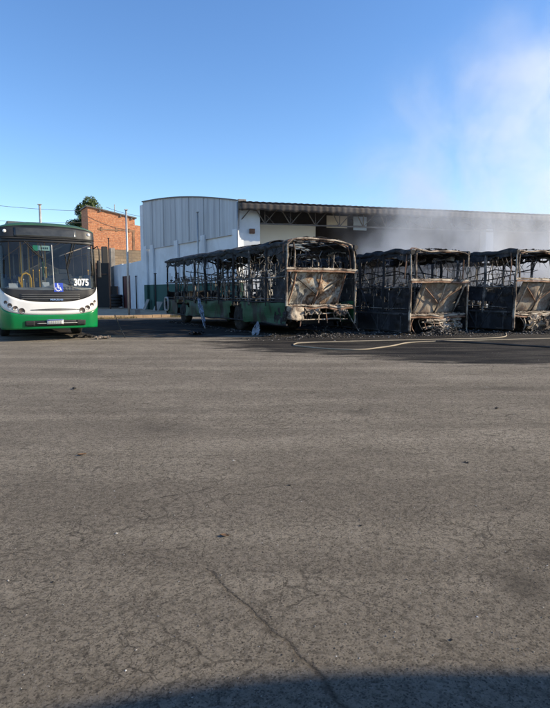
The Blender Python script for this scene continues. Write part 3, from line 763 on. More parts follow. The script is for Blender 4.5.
    bent(T(.30,.10,1.98),T(.27,.08,ZR+.08),.03,6,.03,'ash','rear_window_post',6)
    if seed==1:
        bent(T(-.0,.03,.92),T(.02,.02,1.95),.02,6,.045,'ash','rear_corner_post',6)
        # inner doorway hoop visible through the rear opening
        m=MB(); m.tube([T(1.55,1.9,1.2),T(1.55,1.9,2.42),T(1.62,1.9,2.54),T(1.75,1.9,2.58),T(2.25,1.9,2.56),T(2.36,1.9,2.48),T(2.4,1.9,2.3),T(2.4,1.9,1.2)],.038,6); m.build('inner_door_hoop',M['ash'],bus,True)
    bent(T(BW+.0,.03,.35),T(BW,.02,1.95),.02,6,.026,'ash','rear_corner_post',6)
    if seed!=1: bent(T(.0,.02,.42),T(.0,.02,1.95),.015,6,.045,'ash','rear_corner_post',6)
    # sill tubes with crust
    for z,y,r in ((2.02,-.005,.030),(1.95,-.02,.026)):
        m=MB(); m.tube([T(-.03+(BW+.06)*t,y,z)+crum((t*3,z,1),.03,1.2) for t in [i/20 for i in range(21)]],r*1.3,4); m.v=[tuple(Vector(v)+crum(v,.012,5)) for v in m.v]; m.build('rear_sill_tube',M['ash' if z>2 else 'rust'],bus)
    m=MB(); m.grid(lambda a,b:T(.0+BW*a,-.02+.20*b,1.965+.02*n3((a*9,b,seed),2))+crum((a*3,b,7),.04,3),24,3); m.build('rear_sill_shelf',M[rearmat],bus,solid=.015)
    m=MB()
    for i in range(70): m.rock(T(rg.uniform(0,BW),rg.uniform(-.03,.12),2.02+rg.random()*.04),rg.uniform(.012,.04),rg,.7)
    tag(m.build('sill_debris',M['ash'],bus),kind='stuff')
    # leaning inner bulkhead with ribs and V braces
    yb=lambda z:.10+(.34 if seed==1 else .42)*(1-(z-.93)/(1.93-.93))
    xa,xb=(.56,BW-.10) if seed!=1 else (.22,BW-.36)
    def PP(x,z,o=0): 
        return T(x,yb(z)-o,z)
    m=MB(); m.grid(lambda a,b:PP(xa+(xb-xa)*a,.93+1.0*b)+Vector((0,crum((a*3,b*2,11),.16,1.3).y+.035*math.sin(a*9),0)),30,14); m.build('rear_panel',M[rearmat],bus,True,solid=.012)
    for t in (.03,.50,.95):
        x=xa+(xb-xa)*t
        pts=[PP(x+.02,1.95,.06),PP(x+.055,1.86,.07),PP(x+.045,1.6,.075),PP(x+.02,1.3,.07),PP(x-.02,1.05,.06),PP(x-.035,.93,.05)]
        m=MB(); m.tube(pts,.030,4); m.build('rear_rib',M['rust' if seed==1 else 'ash'],bus,True)
    xm=xa+(xb-xa)*.5
    for xs in (xa+.16,xb-.16):
        m=MB(); m.tube([PP(xs,1.76,.05),PP((xs+xm)/2,1.52,.055),PP(xm,1.26,.06)],.020,5); m.build('rear_brace',M['char' if seed==1 else 'rust'],bus)
    if seed==3:
        m=MB(); m.grid(lambda a,b:T(.62+.9*a+.10*b,-.16-.22*b+.05*math.sin(a*6),.30+.52*b)+crum((a*4,b*3,2),.10,2.2),18,10,lambda a,b:n3((a*5,b*5,3),1.3)<.5); m.build('torn_bumper_sheet',M['ash'],bus,solid=.015)
        bent(T(.35,.3,2.0),T(1.6,1.2,2.72),.06,6,.035,'char','fallen_roof_strut',5)
    if seed==2:
        bent(T(1.5,1.6,1.2),T(1.35,1.4,2.7),.06,6,.035,'bar','leaning_pole',5); bent(T(2.0,1.0,1.3),T(1.8,1.6,2.65),.09,6,.03,'bar','leaning_pole',5)
    # bulging floor lip / shelf at panel foot
    for z,r,mt in ((.90,.032,'ash'),(.83,.03,'rust')):
        m=MB(); m.tube([T(.02+(BW-.04)*t,.06+.0*t,z+.03*math.sin(t*4+seed))+crum((t*3,z,3),.06,2) for t in [i/16 for i in range(17)]],r,6); m.build('rear_cross_tube',M[mt],bus)
    m=MB(); m.grid(lambda a,b:T(.05+(BW-.1)*a,.04+.44*b,.925+.02*n3((a*7,b*3,seed),2)),24,4); m.build('rear_floor_lip',M[rearmat],bus,solid=.02)
    m=MB()
    for i in range(60): m.rock(T(rg.uniform(.1,BW-.1),rg.uniform(.05,.4),.95),rg.uniform(.012,.045),rg,.5)
    tag(m.build('lip_debris',M['ash'],bus),kind='stuff')
    # cross beams under the panel foot
    if seed!=1:
        for z,hh in ((.74,.05),(.50,.045)):
            m=MB(); m.grid(lambda a,b:T(.75+(BW-1.0)*a,.10-.05*(abs(b-.5)<.3),z+hh*(2*b-1))+crum((a*4,b,z),.05,2.2),20,4); m.build('rear_cross_beam',M['ash'],bus,solid=.03)
        for x in (1.05,1.55,2.05,2.3):
            m=MB(); m.box(ox+x-.04,ox+x+.04,oy+.08,oy+.16,.46,.80); m.build('rear_bracket',M['ash' if rg.random()<.5 else 'char'],bus,bevel=.01)
    # bumper remains
    if seed==1:
        m=MB(); m.grid(lambda a,b:T(-.02+.62*a-.0,.02-.10*math.sin(PI*min(1,a+.15))+.35*max(0,.12-a)*6*(.5),.52+.40*b-.05*a)+crum((a*2,b,1),.05,3),12,8); m.build('bumper_corner',M['ash'],bus,True,solid=.02)
        spans=((.62,1.15,.66,.82),(1.75,2.2,.60,.74))
    elif seed==2: spans=((1.3,2.3,.45,.62),(.95,1.5,.42,.55))
    else: spans=((.75,2.2,.42,.84),)
    for a0,a1,z0,z1 in spans:
        m=MB(); m.grid(lambda a,b:T(a0+(a1-a0)*a,.02-.06*math.sin(PI*b)+.02*a,z0+(z1-z0)*b)+crum((a*4,b*2,a0),.10,2.5),16,6,lambda a,b:n3((a*5,b*3,seed+a0),1.5)<.42)
        m.build('bumper_remains',M['ash'],bus,solid=.02)
    for i in range(9):
        x=.3+i*.24; bent(T(x,.12,.84),T(x+J(.15),.05+J(.1),.42+J(.14)),.09,4,.018,rg.choice(('ash','rust','char')),'rear_strut',4)
    for z in (.5,.68): bent(T(.6,.1,z),T(BW-.25,.12,z+J(.05)),.06,8,.026,'ash','tow_crossbar',5)
    if seed==1: bent(T(2.2,.0,.78),T(2.5,-.25,.12),.03,4,.018,'ash','fallen_strut',4)
    # wiring, trim and seat remains hanging about the rear half, and crust along the window belt
    m=MB()
    for i in range(40):
        x=rg.uniform(.1,BW-.1); y=rg.uniform(.6,6); z=ZR-.05-sag; l=rg.uniform(.2,1.3)
        p=T(x,y,z); q=p+Vector((J(.35),J(.4),-l)); m.tube([p,p.lerp(q,.3)+Vector((J(.1),J(.1),0)),p.lerp(q,.7)+Vector((J(.14),J(.1),0)),q],rg.uniform(.006,.017),4)
    tag(m.build('hanging_wiring',M['bar'],bus),kind='stuff')
    m=MB()
    for i in range(150):
        y=rg.uniform(.3,L-.4); x=rg.choice((.02,.10,.25)); m.rock(T(x+J(.04),y,1.78+rg.random()*.10),rg.uniform(.02,.07),rg,.8)
        if i%3==0: m.tube([T(x,y,1.75),T(x+J(.1),y+J(.2),1.9+rg.random()*.35)],rg.uniform(.008,.02),4)
    tag(m.build('belt_crust',M['bar'],bus),kind='stuff')
    # ---- front end (far side)
    m=MB(); m.tube([T(x,L-.1,z)+crum((x,z,2),.05,1.6) for x,z in [(.03,.8),(.03,1.6),(.03,2.4),(.12,2.66),(.7,2.86),(1.28,2.9),(1.9,2.86),(BW-.12,2.66),(BW-.03,2.4),(BW-.03,1.6),(BW-.03,.8)]],.04,6); m.build('front_hoop',M['char'],bus,True)
    m=MB(); m.grid(lambda a,b:T(-.01+BW*a,L-.05+.22*math.sin(PI*a)**.5+.06*math.sin(PI*b),.36+1.0*b)+crum((a*4,b*3,2),.1,2),20,8,lambda a,b:n3((a*4,b*4,seed),1.3)<.3); m.build('front_panel',M['char'],bus,solid=.02)
    m=MB(); m.box(ox+.3,ox+BW-.3,oy+L-.75,oy+L-.3,.95,1.4); m.v=[tuple(Vector(v)+crum(v,.1,2)) for v in m.v]; m.build('dashboard',M['char'],bus,bevel=.04)
    return bus
B1=(8.43,13.9); B2=(12.12,12.64); B3=(15.62,11.56)
b1=burnt_bus(*B1,1,'green',0.0,'burnt out bus with scorched green sides, nearest to the intact bus')
b2=burnt_bus(*B2,2,'dark',.30,'burnt out bus in the middle of the three charred wrecks',sag=.06,rearmat='rear_b')
b3=burnt_bus(*B3,3,'dark',.26,'burnt out bus at the right end of the row, cut off by the picture edge',sag=.04,rearmat='rear_b')

# pale oval ring (lamp surround) on the side nose of the first wreck, peeled sheet hanging on its side
L=10.7; BW=2.56
m=MB(); ring=[]
for i in range(25):
    t=2*PI*i/24; ring.append((-.055,L/2-.12+.24*math.copysign(abs(math.cos(t))**.6,math.cos(t)),.80+.30*math.copysign(abs(math.sin(t))**.6,math.sin(t))))
m.tube([Vector((p[0]-BW/2,p[1],p[2])) for p in ring],.045,6); m.v=[tuple(Vector(v)+Vector((0,n3(v,9)*.03,n3(v,7)*.03))) for v in m.v]
m.build('lamp_surround',M['ring'],b1)
m=MB()
def hang(a,b):
    top=Vector((-BW/2-.04,6.7-L/2,1.08)); bot=Vector((-BW/2-.62,4.75-L/2,.03)); c=top.lerp(bot,b)
    w=.34*(math.sin(PI*min(.97,b*.9+.12)))**.7
    return c+Vector((.05*n3((a*4,b*5,1),2),(a-.5)*w*1.6,(a-.5)*w*.5+.07*n3((a*5,b*4,3),2)))
m.grid(hang,8,16,lambda a,b:n3((a*4,b*6,0),1.6)<.30)
m.build('peeled_side_sheet',M['bluesheet'],b1,solid=.008)

# loose pieces on the ground at the wrecks
p=W(-.62,17.0)
m=MB(); m.grid(lambda a,b:((a-.5)*.27*min(1,(1.02-b)*1.5)*(.75+.5*b)+.10*b+.02*n3((b*5,a,0),2),.12*b+.04*n3((a*4,b*4,0),2),.42*b+.03*n3((a*7,b*2,4),2)),8,12,lambda a,b:n3((a*5,b*5,1),1.5)<.35)
o=m.build('torn_panel_piece',M['bluesheet'],loc=(p.x,p.y,.01),solid=.008); o.rotation_euler.z=R(-25); tag(o,'pale torn sheet standing on the ground beside the green side of the first wreck','metal sheet')

# ash and rubble line along the wrecks (uncountable)
rg=random.Random(21); m=MB()
def pile(cx,cy,rx,ry,n,h,rmin=.012,rmax=.06):
    for i in range(n):
        x=rg.gauss(0,.45); y=rg.gauss(0,.45); d=math.hypot(x,y)
        if d>1.3: continue
        z=h*max(0,1-d)**1.2*rg.random(); m.rock((cx+x*rx,cy+y*ry,.01+z),rg.uniform(rmin,rmax)*(1-.3*d),rg,.55)
for (bx,by) in (B1,B2,B3):
    for i in range(9): pile(bx+.2+i*.28,by-.25+rg.uniform(-.15,.1),.35,.25,55,.10)
    for i in range(10): pile(bx-.25,by+.3+i*1.0,.35,.6,45,.10)
    pile(bx+1.5,by+.5,1.6,1.0,240,.18,.01,.04)
pile(B2[0]+.9,B2[1]-.35,.9,.32,420,.22,.015,.07); pile(B2[0]+1.8,B2[1]-.1,.8,.4,300,.22,.015,.07)
pile(B3[0]+1.6,B3[1]-.35,.9,.3,300,.18,.015,.07); pile(B1[0]+3.0,B1[1]-.4,1.6,.3,220,.08)
for i in range(1100):
    x=rg.uniform(B1[0]-1.5,B3[0]+3); y=13.7-(x-8.43)*.31-abs(rg.gauss(0,.5)); m.rock((x,y,.01),rg.uniform(.008,.035),rg,.5)
o=m.build('ash_rubble',M['rubble']); tag(o,kind='stuff',label='ash and charred rubble along the foot of the burnt buses',cat='rubble')

# larger scraps by the intact bus and the first wreck
def scrap(name,loc,sx,sy,seed,mat,label,rz):
    r=random.Random(seed); m=MB()
    m.grid(lambda a,b:((a-.5)*sx,(b-.5)*sy,.03+.10*abs(n3((a*3+seed,b*3,0),1.4))+.03*math.sin(a*8+seed)),12,8,lambda a,b:n3((a*3,b*3,seed),1.7)<.25)
    for j in range(14): m.rock((r.uniform(-.5,.5)*sx,r.uniform(-.5,.5)*sy,.05),r.uniform(.02,.06),r,.6)
    o=m.build(name,M[mat],loc=loc,solid=.01); o.rotation_euler.z=rz; tag(o,label,'metal scrap','scraps of sheet on the ground'); return o
p=W(-5.55,16.0); scrap('sheet_scrap',(p.x,p.y,.0),  .6,.25,2,'char','crumpled brown sheet scrap on the ground at the foot of the intact bus',R(-30))
p=W(-4.9,15.6); scrap('sheet_scrap',(p.x,p.y,.0),.4,.22,5,'ash','pale crumpled scrap on the asphalt just right of the intact bus',R(10))
p=W(-2.5,17.4); scrap('sheet_scrap',(p.x,p.y,.0),.9,.4,8,'char','black scrap in the shadow beside the first wreck',R(60))
m=MB(); p=W(-5.0,17.2); q=W(-4.35,15.9)
m.tube([p+Vector((0,0,.62)),p.lerp(q,.5)+Vector((0,0,.3)),q+Vector((0,0,.02))],.016,6)
o=m.build('bent_pipe',M['char']); tag(o,'thin dark bent pipe leaning to the ground right of the intact bus','pipe')

# ------------------------------------------------------------------ hoses
def curve_pts(P,n=14):
    out=[]
    P=[P[0]]+P+[P[-1]]
    for i in range(1,len(P)-2):
        for j in range(n):
            t=j/n; a,b,c,d=P[i-1],P[i],P[i+1],P[i+2]
            out.append(.5*((2*b)+(c-a)*t+(2*a-5*b+4*c-d)*t*t+(3*b-a-3*c+d)*t**3))
    out.append(P[-2]); return out
def hose(name,pts,r,mat,label):
    P=curve_pts([W(a,b) for a,b in pts]); m=MB()
    P=[Vector((p.x+.03*n3((i*.15,0,0)),p.y+.03*n3((i*.15,5,0)),r*.8+.004)) for i,p in enumerate(P)]
    m.tube(P,r,8); o=m.build(name,M[mat],smooth=True); return tag(o,label,'hose')
hose('fire_hose',[(11.5,16.1),(8.0,15.6),(5.8,15.0),(3.7,14.4),(2.8,13.3),(2.0,12.5),(1.3,12.62),(.58,13.3),(.47,13.75),(.66,14.15),(1.3,14.4),(2.5,14.75),(4.3,15.2),(6.5,15.9),(7.4,17.6)],.017,'hosepale','pale flattened fire hose looped on the wet ground before the wrecks')
hose('fire_hose',[(4.3,14.6),(4.9,14.4),(6.2,13.3),(7.6,12.3),(9.0,11.6)],.022,'hosedark','black fire hose running out to the right across the wet asphalt')

# ------------------------------------------------------------------ warehouse
P1=W(-1.9,30.0); P2=W(-9.62,41.4)            # gable wall ends (near corner, far corner)
P3d=(W(math.cos(R(15)),math.sin(R(15)))).normalized()   # direction of the long side
P3=P1+P3d*46
wh=empty('warehouse',(P1.x,P1.y,0),0,label='long warehouse with grey steel cladding and white lower walls behind the wrecks',cat='building')
LO=Vector((P1.x,P1.y,0))
g=(P2-P1); GL=g.length; gd=g/GL; gn=Vector((-gd.y,gd.x,0)); 
if gn.dot(Vector((-1,-.3,0)))<0: gn=-gn                 # outward normal of the gable
def GP(s,z,o=0): return P1+gd*s+gn*o+Vector((0,0,z))-LO
def topz(s):
    t=s/GL; return 6.2+1.75*t+.55*t*(1-t)+.12*math.sin(PI*min(1,t*1.0))
# lower white wall with dado band
m=MB(); a=GP(0,0);b=GP(GL,0)
def wallbox(m,s0,s1,z0,z1,o0,o1):
    vs=[GP(s,z,o) for z in (z0,z1) for s,o in ((s0,o0),(s1,o0),(s1,o1),(s0,o1))]
    m.add(vs,[(0,3,2,1),(4,5,6,7),(0,1,5,4),(1,2,6,5),(2,3,7,6),(3,0,4,7)])
wallbox(m,0,GL,1.9,4.5,-.25,0); m.build('gable_wall',M['wallwhite'],wh)
m=MB(); wallbox(m,0,GL,0,1.9,-.25,.003); m.build('dado_wall',M['bandgreen'],wh)
for s in (.25,4.1,8.0,12.2,GL-.3):
    m=MB(); wallbox(m,s-.28,s+.28,1.9,4.72,0.004,.16); m.build('pilaster',M['wallwhite'],wh,bevel=.01)
    m=MB(); wallbox(m,s-.3,s+.3,0,1.9,.006,.165); m.build('pilaster_base',M['bandgreen'],wh)
# ribbed cladding above, following the curved roofline
m=MB(); vs=[]; n=int(GL/.11)
for i in range(n+1):
    s=GL*i/n; o=.10+(.035 if (i//2)%4==0 else 0.0)
    vs+= [GP(s,4.45,o),GP(s,topz(s),o)]
m.add(vs,[(2*i,2*i+2,2*i+3,2*i+1) for i in range(n)]); m.build('cladding',M['clad'],wh,solid=.01)
for s in (2.0,4.0,6.0,8.0,10,12):
    m=MB(); wallbox(m,s-.03,s+.03,4.5,topz(s)-.02,.14,.155); m.build('cladding_joint',M['clad'],wh)
m=MB()
for i in range(40):
    s0=GL*i/40; s1=GL*(i+1)/40
    vs=[GP(s,topz(s)+dz,o) for s,dz,o in ((s0,-.03,-.2),(s1,-.03,-.2),(s1,-.03,.2),(s0,-.03,.2),(s0,.04,-.2),(s1,.04,-.2),(s1,.04,.2),(s0,.04,.2))]
    m.add(vs,[(0,3,2,1),(4,5,6,7),(0,1,5,4),(1,2,6,5),(2,3,7,6),(3,0,4,7)])
m.build('roof_trim',M['trusssteel'],wh)
# far return of the gable
m=MB(); wallbox(m,GL,GL+.6,0,7.75,-.9,.12); m.build('end_pier',M['wallwhite'],wh)
# long side: local axes along P3d
sd=P3d; sn=Vector((sd.y,-sd.x,0))            # outward (toward the yard)
def SP(s,z,o=0): return P1+sd*s+sn*o+Vector((0,0,z))-LO
def sbox(m,s0,s1,o0,o1,z0,z1):
    vs=[SP(s,z,o) for z in (z0,z1) for s,o in ((s0,o0),(s1,o0),(s1,o1),(s0,o1))]
    m.add(vs,[(0,3,2,1),(4,5,6,7),(0,1,5,4),(1,2,6,5),(2,3,7,6),(3,0,4,7)])
SB=-1.3    # side wall is set back under the eave
m=MB(); sbox(m,.0,1.15,-.9,-.1,0,5.75); m.build('corner_pier',M['wallwhite'],wh,bevel=.01,label='sunlit white pier at the corner of the warehouse')
m=MB(); sbox(m,1.15,4.75,SB-.2,SB,0,5.15); m.build('side_wall',M['wallcream'],wh,label='sunlit cream wall panel beside the corner pier')
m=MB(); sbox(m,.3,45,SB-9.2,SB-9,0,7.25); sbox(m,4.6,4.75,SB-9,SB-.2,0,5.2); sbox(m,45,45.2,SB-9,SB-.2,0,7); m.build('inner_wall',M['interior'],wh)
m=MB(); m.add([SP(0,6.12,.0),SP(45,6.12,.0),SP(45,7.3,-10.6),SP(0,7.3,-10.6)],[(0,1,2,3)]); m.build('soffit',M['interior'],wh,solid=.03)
for s in (15.7,23.5,31.3):
    m=MB(); sbox(m,s-.27,s+.27,-.9,-.3,0,5.2); m.build('column',M['wallwhite'],wh,bevel=.02,label='white concrete column on the open side of the warehouse')
# eave roof: corrugated sheets sloping up and away; wavy edge
def roofpt(s,t): 
    o=.75-10.5*t; z=6.05+1.55*t**.85*0+1.35*t
    return SP(s,z+.014*math.sin(s*2*PI/.35),o)
m=MB(); ns=46*12
m.grid(lambda a,b:roofpt(-.1+46*a,b),ns,3); m.build('roof',M['roofsheet'],wh,True,solid=.02)
# fascia hanging in scallops (sagging underlay strips between trusses)
m=MB()
def fas(a,b):
    s=-.05+45.9*a; ph=(s%.72)/.72
    low=.40+.06*(1-math.sin(PI*ph)**.7)+.03*n3((s*1.3,0,0))
    return SP(s,6.04-.01-low*b,.70-.02*b+.010*math.sin(s*2*PI/.35))
m.grid(fas,46*14,3); m.build('eave_fascia',M['roofsheet'],wh,True,solid=.02)
# lattice girder under the eave
for s in [1.45*i for i in range(31)]:
    m=MB(); a0=SP(s,5.95,.2); a1=SP(s,5.05,-.2); c0=SP(s+.72,5.95,.2); e1=SP(s+1.45,5.05,-.2)
    m.tube([a1,c0],.03,4); m.tube([c0,e1],.03,4)
    m.tube([SP(s,5.05,-.2),SP(s,5.95,-.2)],.03,4); m.tube([SP(s,5.95,.5),SP(s,6.3,-3.2)],.04,4); m.tube([SP(s,5.1,-.2),SP(s,5.5,-3.6),SP(s,6.3,-5.6)],.035,4)
    m.build('roof_truss',M['trusssteel'],wh)
for z,o in ((5.05,-.2),(5.95,.2),(5.95,-.2)):
    m=MB(); m.tube([SP(0,z,o),SP(45.5,z,o)],.05,4); m.build('girder_chord',M['trusssteel'],wh)
# clerestory openings: opaque panels, light beyond painted as cream and blue
m=MB(); sbox(m,5.6,6.9,SB-.5,SB-.45,5.15,5.85); m.build('painted_window_panel',M['wallcream'],wh)
m=MB(); sbox(m,7.3,8.15,SB-.5,SB-.45,5.05,5.85); m.build('painted_window_panel',simple('painted_sky_panel',(.45,.58,.72),.4,0,.1,2,0),wh)
# small box and pipe on the corner
m=MB(); sbox(m,-.1,.35,.0,.18,5.75,6.25); m.build('gutter_box',M['concrete'],wh,bevel=.02)
m=MB(); m.tube([SP(-.12,6.1,.12),SP(-.12,0,.12)],.06,8); m.build('downpipe',M['galv'],wh,True)
m=MB(); sbox(m,.55,.85,-.1,.02,4.5,4.75); m.build('wall_lamp',M['rustpole'],wh,bevel=.02)

# panels leaning at the foot of the gable
for s,w,h,rz,lb in ((GL-1.2,.5,.75,0,'white board leaning on the green dado, farther from the first wreck'),(GL-3.4,1.0,.6,0,'wide pale board leaning on the green dado, nearer to the first wreck')):
    m=MB(); c=P1+gd*s+gn*.5
    m.obox(Vector((0,0,h/2)),gd*w/2,gn*.02,Vector((0,0,h/2))-gn*.16)
    o=m.build('leaning_board',M['concrete'],loc=(c.x,c.y,.1)); tag(o,lb,'board')

# ------------------------------------------------------------------ low white wall, gate, brick house
def wallseg(name,A,B,h,th,mat,label,cat='wall',z0=0,hb=None):
    d=(B-A); l=d.length; d/=l; n_=Vector((-d.y,d.x,0)); hb=h if hb is None else hb
    m=MB(); vs=[]
    for z in (0,1):
        for s,o in ((0,-th/2),(l,-th/2),(l,th/2),(0,th/2)):
            zz=z0 if z==0 else (h if s==0 else hb); vs.append(d*s+n_*o+Vector((0,0,zz)))
    m.add(vs,[(0,3,2,1),(4,5,6,7),(0,1,5,4),(1,2,6,5),(2,3,7,6),(3,0,4,7)])
    o=m.build(name,mat,loc=(A.x,A.y,0),bevel=.01); return tag(o,label,cat) if label else o
A=W(-10.15,42.2); Bq=W(-15.6,53.2)
lw=empty('yard_wall',(A.x,A.y,0),0,label='low white rendered wall with a dark red door left of the warehouse',cat='wall')
d=(Bq-A); l=d.length; d.normalize(); n_=Vector((-d.y,d.x,0)); 
if n_.x>0: n_=-n_
def LW(m,s0,s1,z0,z1,o0,o1,z1b=None):
    z1b=z1 if z1b is None else z1b
    vs=[]
    for k in (0,1):
        for s,o in ((s0,o0),(s1,o0),(s1,o1),(s0,o1)):
            vs.append(d*s+n_*o+Vector((0,0,z0 if k==0 else (z1 if s==s0 else z1b))))
    m.add(vs,[(0,3,2,1),(4,5,6,7),(0,1,5,4),(1,2,6,5),(2,3,7,6),(3,0,4,7)])
dA,dB=4.1,7.4
m=MB(); LW(m,0,dA,0,3.75,-.2,0); LW(m,dB,l,0,3.85,-.2,0); LW(m,dA,dB,2.75,3.78,-.2,0); m.build('wall_face',M['wallwhite'],lw)
m=MB(); LW(m,dA,dB,0,2.75,-.15,-.08); dr=m.build('door',M['maroon'],lw)
for s in (dA+.0,dB-.1,(dA+dB)/2-.05):
    m=MB(); LW(m,s,s+.1,0,2.75,-.08,-.03); m.build('door_frame',M['gate'],dr)
# wall continues beyond behind the gate
# dark sliding gate and lean-to sheets behind the intact bus
gt=empty('metal_gate',tuple(W(-15.3,50.2)),0,label='black sheet metal gate between the intact bus and the white wall',cat='gate')
gx=W(1,0).normalized()
def GX(x,z,o=0): return gx*x+Vector((-gx.y,gx.x,0))*(-o)+Vector((0,0,z))
for i,(x0,x1,h,o) in enumerate(((-.9,.35,4.0,.0),(-2.2,-.96,2.9,.02),(-3.5,-2.26,2.9,.0),(.4,1.1,1.9,.1))):
    m=MB(); m.obox(GX((x0+x1)/2,h/2,o),gx*(x1-x0)/2,Vector((-gx.y,gx.x,0))*.03,Vector((0,0,h/2)))
    pnl=m.build('gate_panel',M['gate'],gt,bevel=.01)
    for x in (x0+.05,x1-.05):
        m=MB(); m.obox(GX(x,h/2,o+.07),gx*.03,Vector((-gx.y,gx.x,0))*.03,Vector((0,0,h/2))); m.build('gate_stile',M['rustpole'],pnl)
m=MB(); m.obox(GX(-1.7,3.0,.1),gx*1.8,Vector((-gx.y,gx.x,0))*.03,Vector((0,0,.04))); m.build('gate_top_bar',M['rustpole'],gt)
# round dark shape (stacked tyres against the gate)
c=W(-14.0,48.6); st=0
for i in range(4):
    m=MB(); m.lathe([(-.13,.32),(-.13,.50),(-.07,.55),(.07,.55),(.13,.50),(.13,.32)],'z',(0,0,0),22)
    o=m.build('old_tyre',M['rubber'],smooth=True,loc=(c.x+.05*math.sin(i*3),c.y+.04*math.cos(i*5),.23+i*.265)); tag(o,['lowest','second lowest','second highest','topmost'][i]+' black tyre of the stack beside the dark gate','tyre','tyres stacked by the gate')
# grey block wall pillar + dark pillar
m=MB(); c=W(-15.9,52); m.box(-.24,.24,-.24,.24,0,5.6); o=m.build('gate_pillar',M['gate'],loc=(c.x,c.y,0),bevel=.02); tag(o,'tall black pillar beside the gate, in front of the block wall','pillar')
c=W(-15.35,52.6); m=MB(); m.box(-.2,.2,-.2,.2,0,5.5); o=m.build('gate_pillar',M['concrete'],loc=(c.x,c.y,0),bevel=.02); tag(o,'pale concrete pillar just right of the tall black pillar','pillar')

# brick house (upper storey brick, lower block wall)
HX,HY=W(-20.0,60.0).x,W(-20.0,60.0).y
h=empty('brick_house',(HX,HY,0),0,label='unfinished orange brick house rising behind the grey block wall',cat='building')
def frust(m,x0,x1,y0,y1,z0,za,zb):
    vs=[(x0,y0,z0),(x1,y0,z0),(x1,y1,z0),(x0,y1,z0),(x0,y0,za),(x1,y0,zb),(x1,y1,zb),(x0,y1,za)]
    m.add(vs,[(0,3,2,1),(4,5,6,7),(0,1,5,4),(1,2,6,5),(2,3,7,6),(3,0,4,7)])
m=MB(); frust(m,0,5.05,0,3.4,6.05,10.45,9.55); m.build('brick_wall',M['brick'],h)
m=MB(); frust(m,5.06,6.3,.05,3.4,6.05,8.85,8.7); m.build('brick_wall',M['brick'],h)
m=MB(); frust(m,-.15,5.2,-.12,3.5,10.46,10.6,9.7); m.v=[(x,y,(10.46-.18*(x/5.05) if z==10.46 and x>2 else z)) for x,y,z in m.v]
m=MB(); vs=[(-.15,-.15,10.47),(5.25,-.15,9.53),(5.25,3.5,9.53),(-.15,3.5,10.47),(-.15,-.15,10.60),(5.25,-.15,9.66),(5.25,3.5,9.66),(-.15,3.5,10.60)]
m.add(vs,[(0,3,2,1),(4,5,6,7),(0,1,5,4),(1,2,6,5),(2,3,7,6),(3,0,4,7)]); m.build('roof_edge',M['trusssteel'],h)
m=MB(); frust(m,1.0,5.07,-.03,.0,8.1,8.25,8.25); m.build('tie_beam',M['beam'],h)
m=MB(); frust(m,4.75,5.0,-.035,0,6.05,8.1,8.1); m.build('corner_column',M['beam'],h)
for x in (1.3,2.9,4.3): 
    m=MB(); m.box(x,x+.22,-.04,.0,8.0,8.4); m.build('beam_stub',M['beam'],h)
for x in (1.2,3.4,4.6):
    m=MB(); zz=10.45-.9*x/5.05; m.box(x,x+.15,-.12,.0,zz-.25,zz-.05); m.build('rafter_end',M['trusssteel'],h)
m=MB(); m.box(-2.5,9,-.06,3.4,0,6.03); m.build('block_wall',M['block'],h,label='grey block lower wall')
m=MB(); m.tube([(3.0,.5,9.8),(3.0,.5,11.0)],.05,6); m.build('roof_pipe',M['galv'],h)
# perimeter wall far left (behind the intact bus)
wallseg('perimeter_wall',Vector((-45,55,0)),Vector((10.0,55,0)),2.8,.2,M['block'],'grey block perimeter wall behind the intact bus')

# ------------------------------------------------------------------ poles and wires
def pole(name,xc,zc,h,r,mat,label,cat='pole',z0=0,lean=0,grp=None,cap=None):
    c=W(xc,zc); e=empty(name,(c.x,c.y,0),0,label=label,cat=cat)
    m=MB(); m.tube([(0,0,z0),(lean*.5,0,h/2),(lean,0,h)],r,8,r2=r*.8); m.build('shaft',M[mat],e,True)
    m=MB(); m.box(-r*2,r*2,-r*2,r*2,0,.06); m.build('base',M['concrete'],e)
    m=MB(); m.box(lean-r*1.3,lean+r*1.3,-r*1.3,r*1.3,h-.002,h+.05); m.build('cap',M[mat],e)
    return e
pole('steel_pole',-8.05,30.4,5.75,.065,'galv','slender pale steel pole on the kerb between the intact bus and the warehouse')
pole('rusty_post',-12.6,42.3,5.4,.05,'rustpole','thin rusty post in front of the gate beside the intact bus')
pole('steel_pole',-4.55,33.0,6.0,.06,'galv','pale steel pole rising behind the roof of the first wreck')
pole('dark_stake',-8.2,38.0,2.6,.06,'gate','short dark stake before the green dado, right of the leaning boards',grp=None)
pole('dark_stake',-6.2,35.0,2.5,.06,'gate','short dark stake seen just in front of the nose of the first wreck')
pole('dark_stake',-10.9,43.5,2.6,.05,'gate','short dark stake in front of the low white wall')
pole('utility_pole',-20.9,50,9.1,.13,'galv','grey utility pole top rising behind the roof of the intact bus')
c=W(-7.85,31.3); m=MB(); m.box(-.16,.16,-.16,.16,0,.38); o=m.build('concrete_block',M['concrete'],loc=(c.x,c.y,.0),bevel=.02); tag(o,'short concrete stub on the kerb left of the first wreck','block')
def wire(name,a,b,sag,label):
    a=Vector(a);b=Vector(b); m=MB(); m.tube([a.lerp(b,i/24)-Vector((0,0,sag*4*(i/24)*(1-i/24))) for i in range(25)],.022,4)
    o=m.build(name,M['wire']); tag(o,label,'cable')
def PW(px,py,Z):
    u=(px-275)/550; cp,sp=math.cos(R(6.33)),math.sin(R(6.33)); v=(354-py)/550
    f=cp+v*sp; up=v*cp-sp; k=Z/f
    return W(u*k,Z,CAM_H+up*k)
wire('overhead_cable',PW(-60,198,50),PW(104,211,58),.3,'upper thin overhead cable crossing the sky above the intact bus')
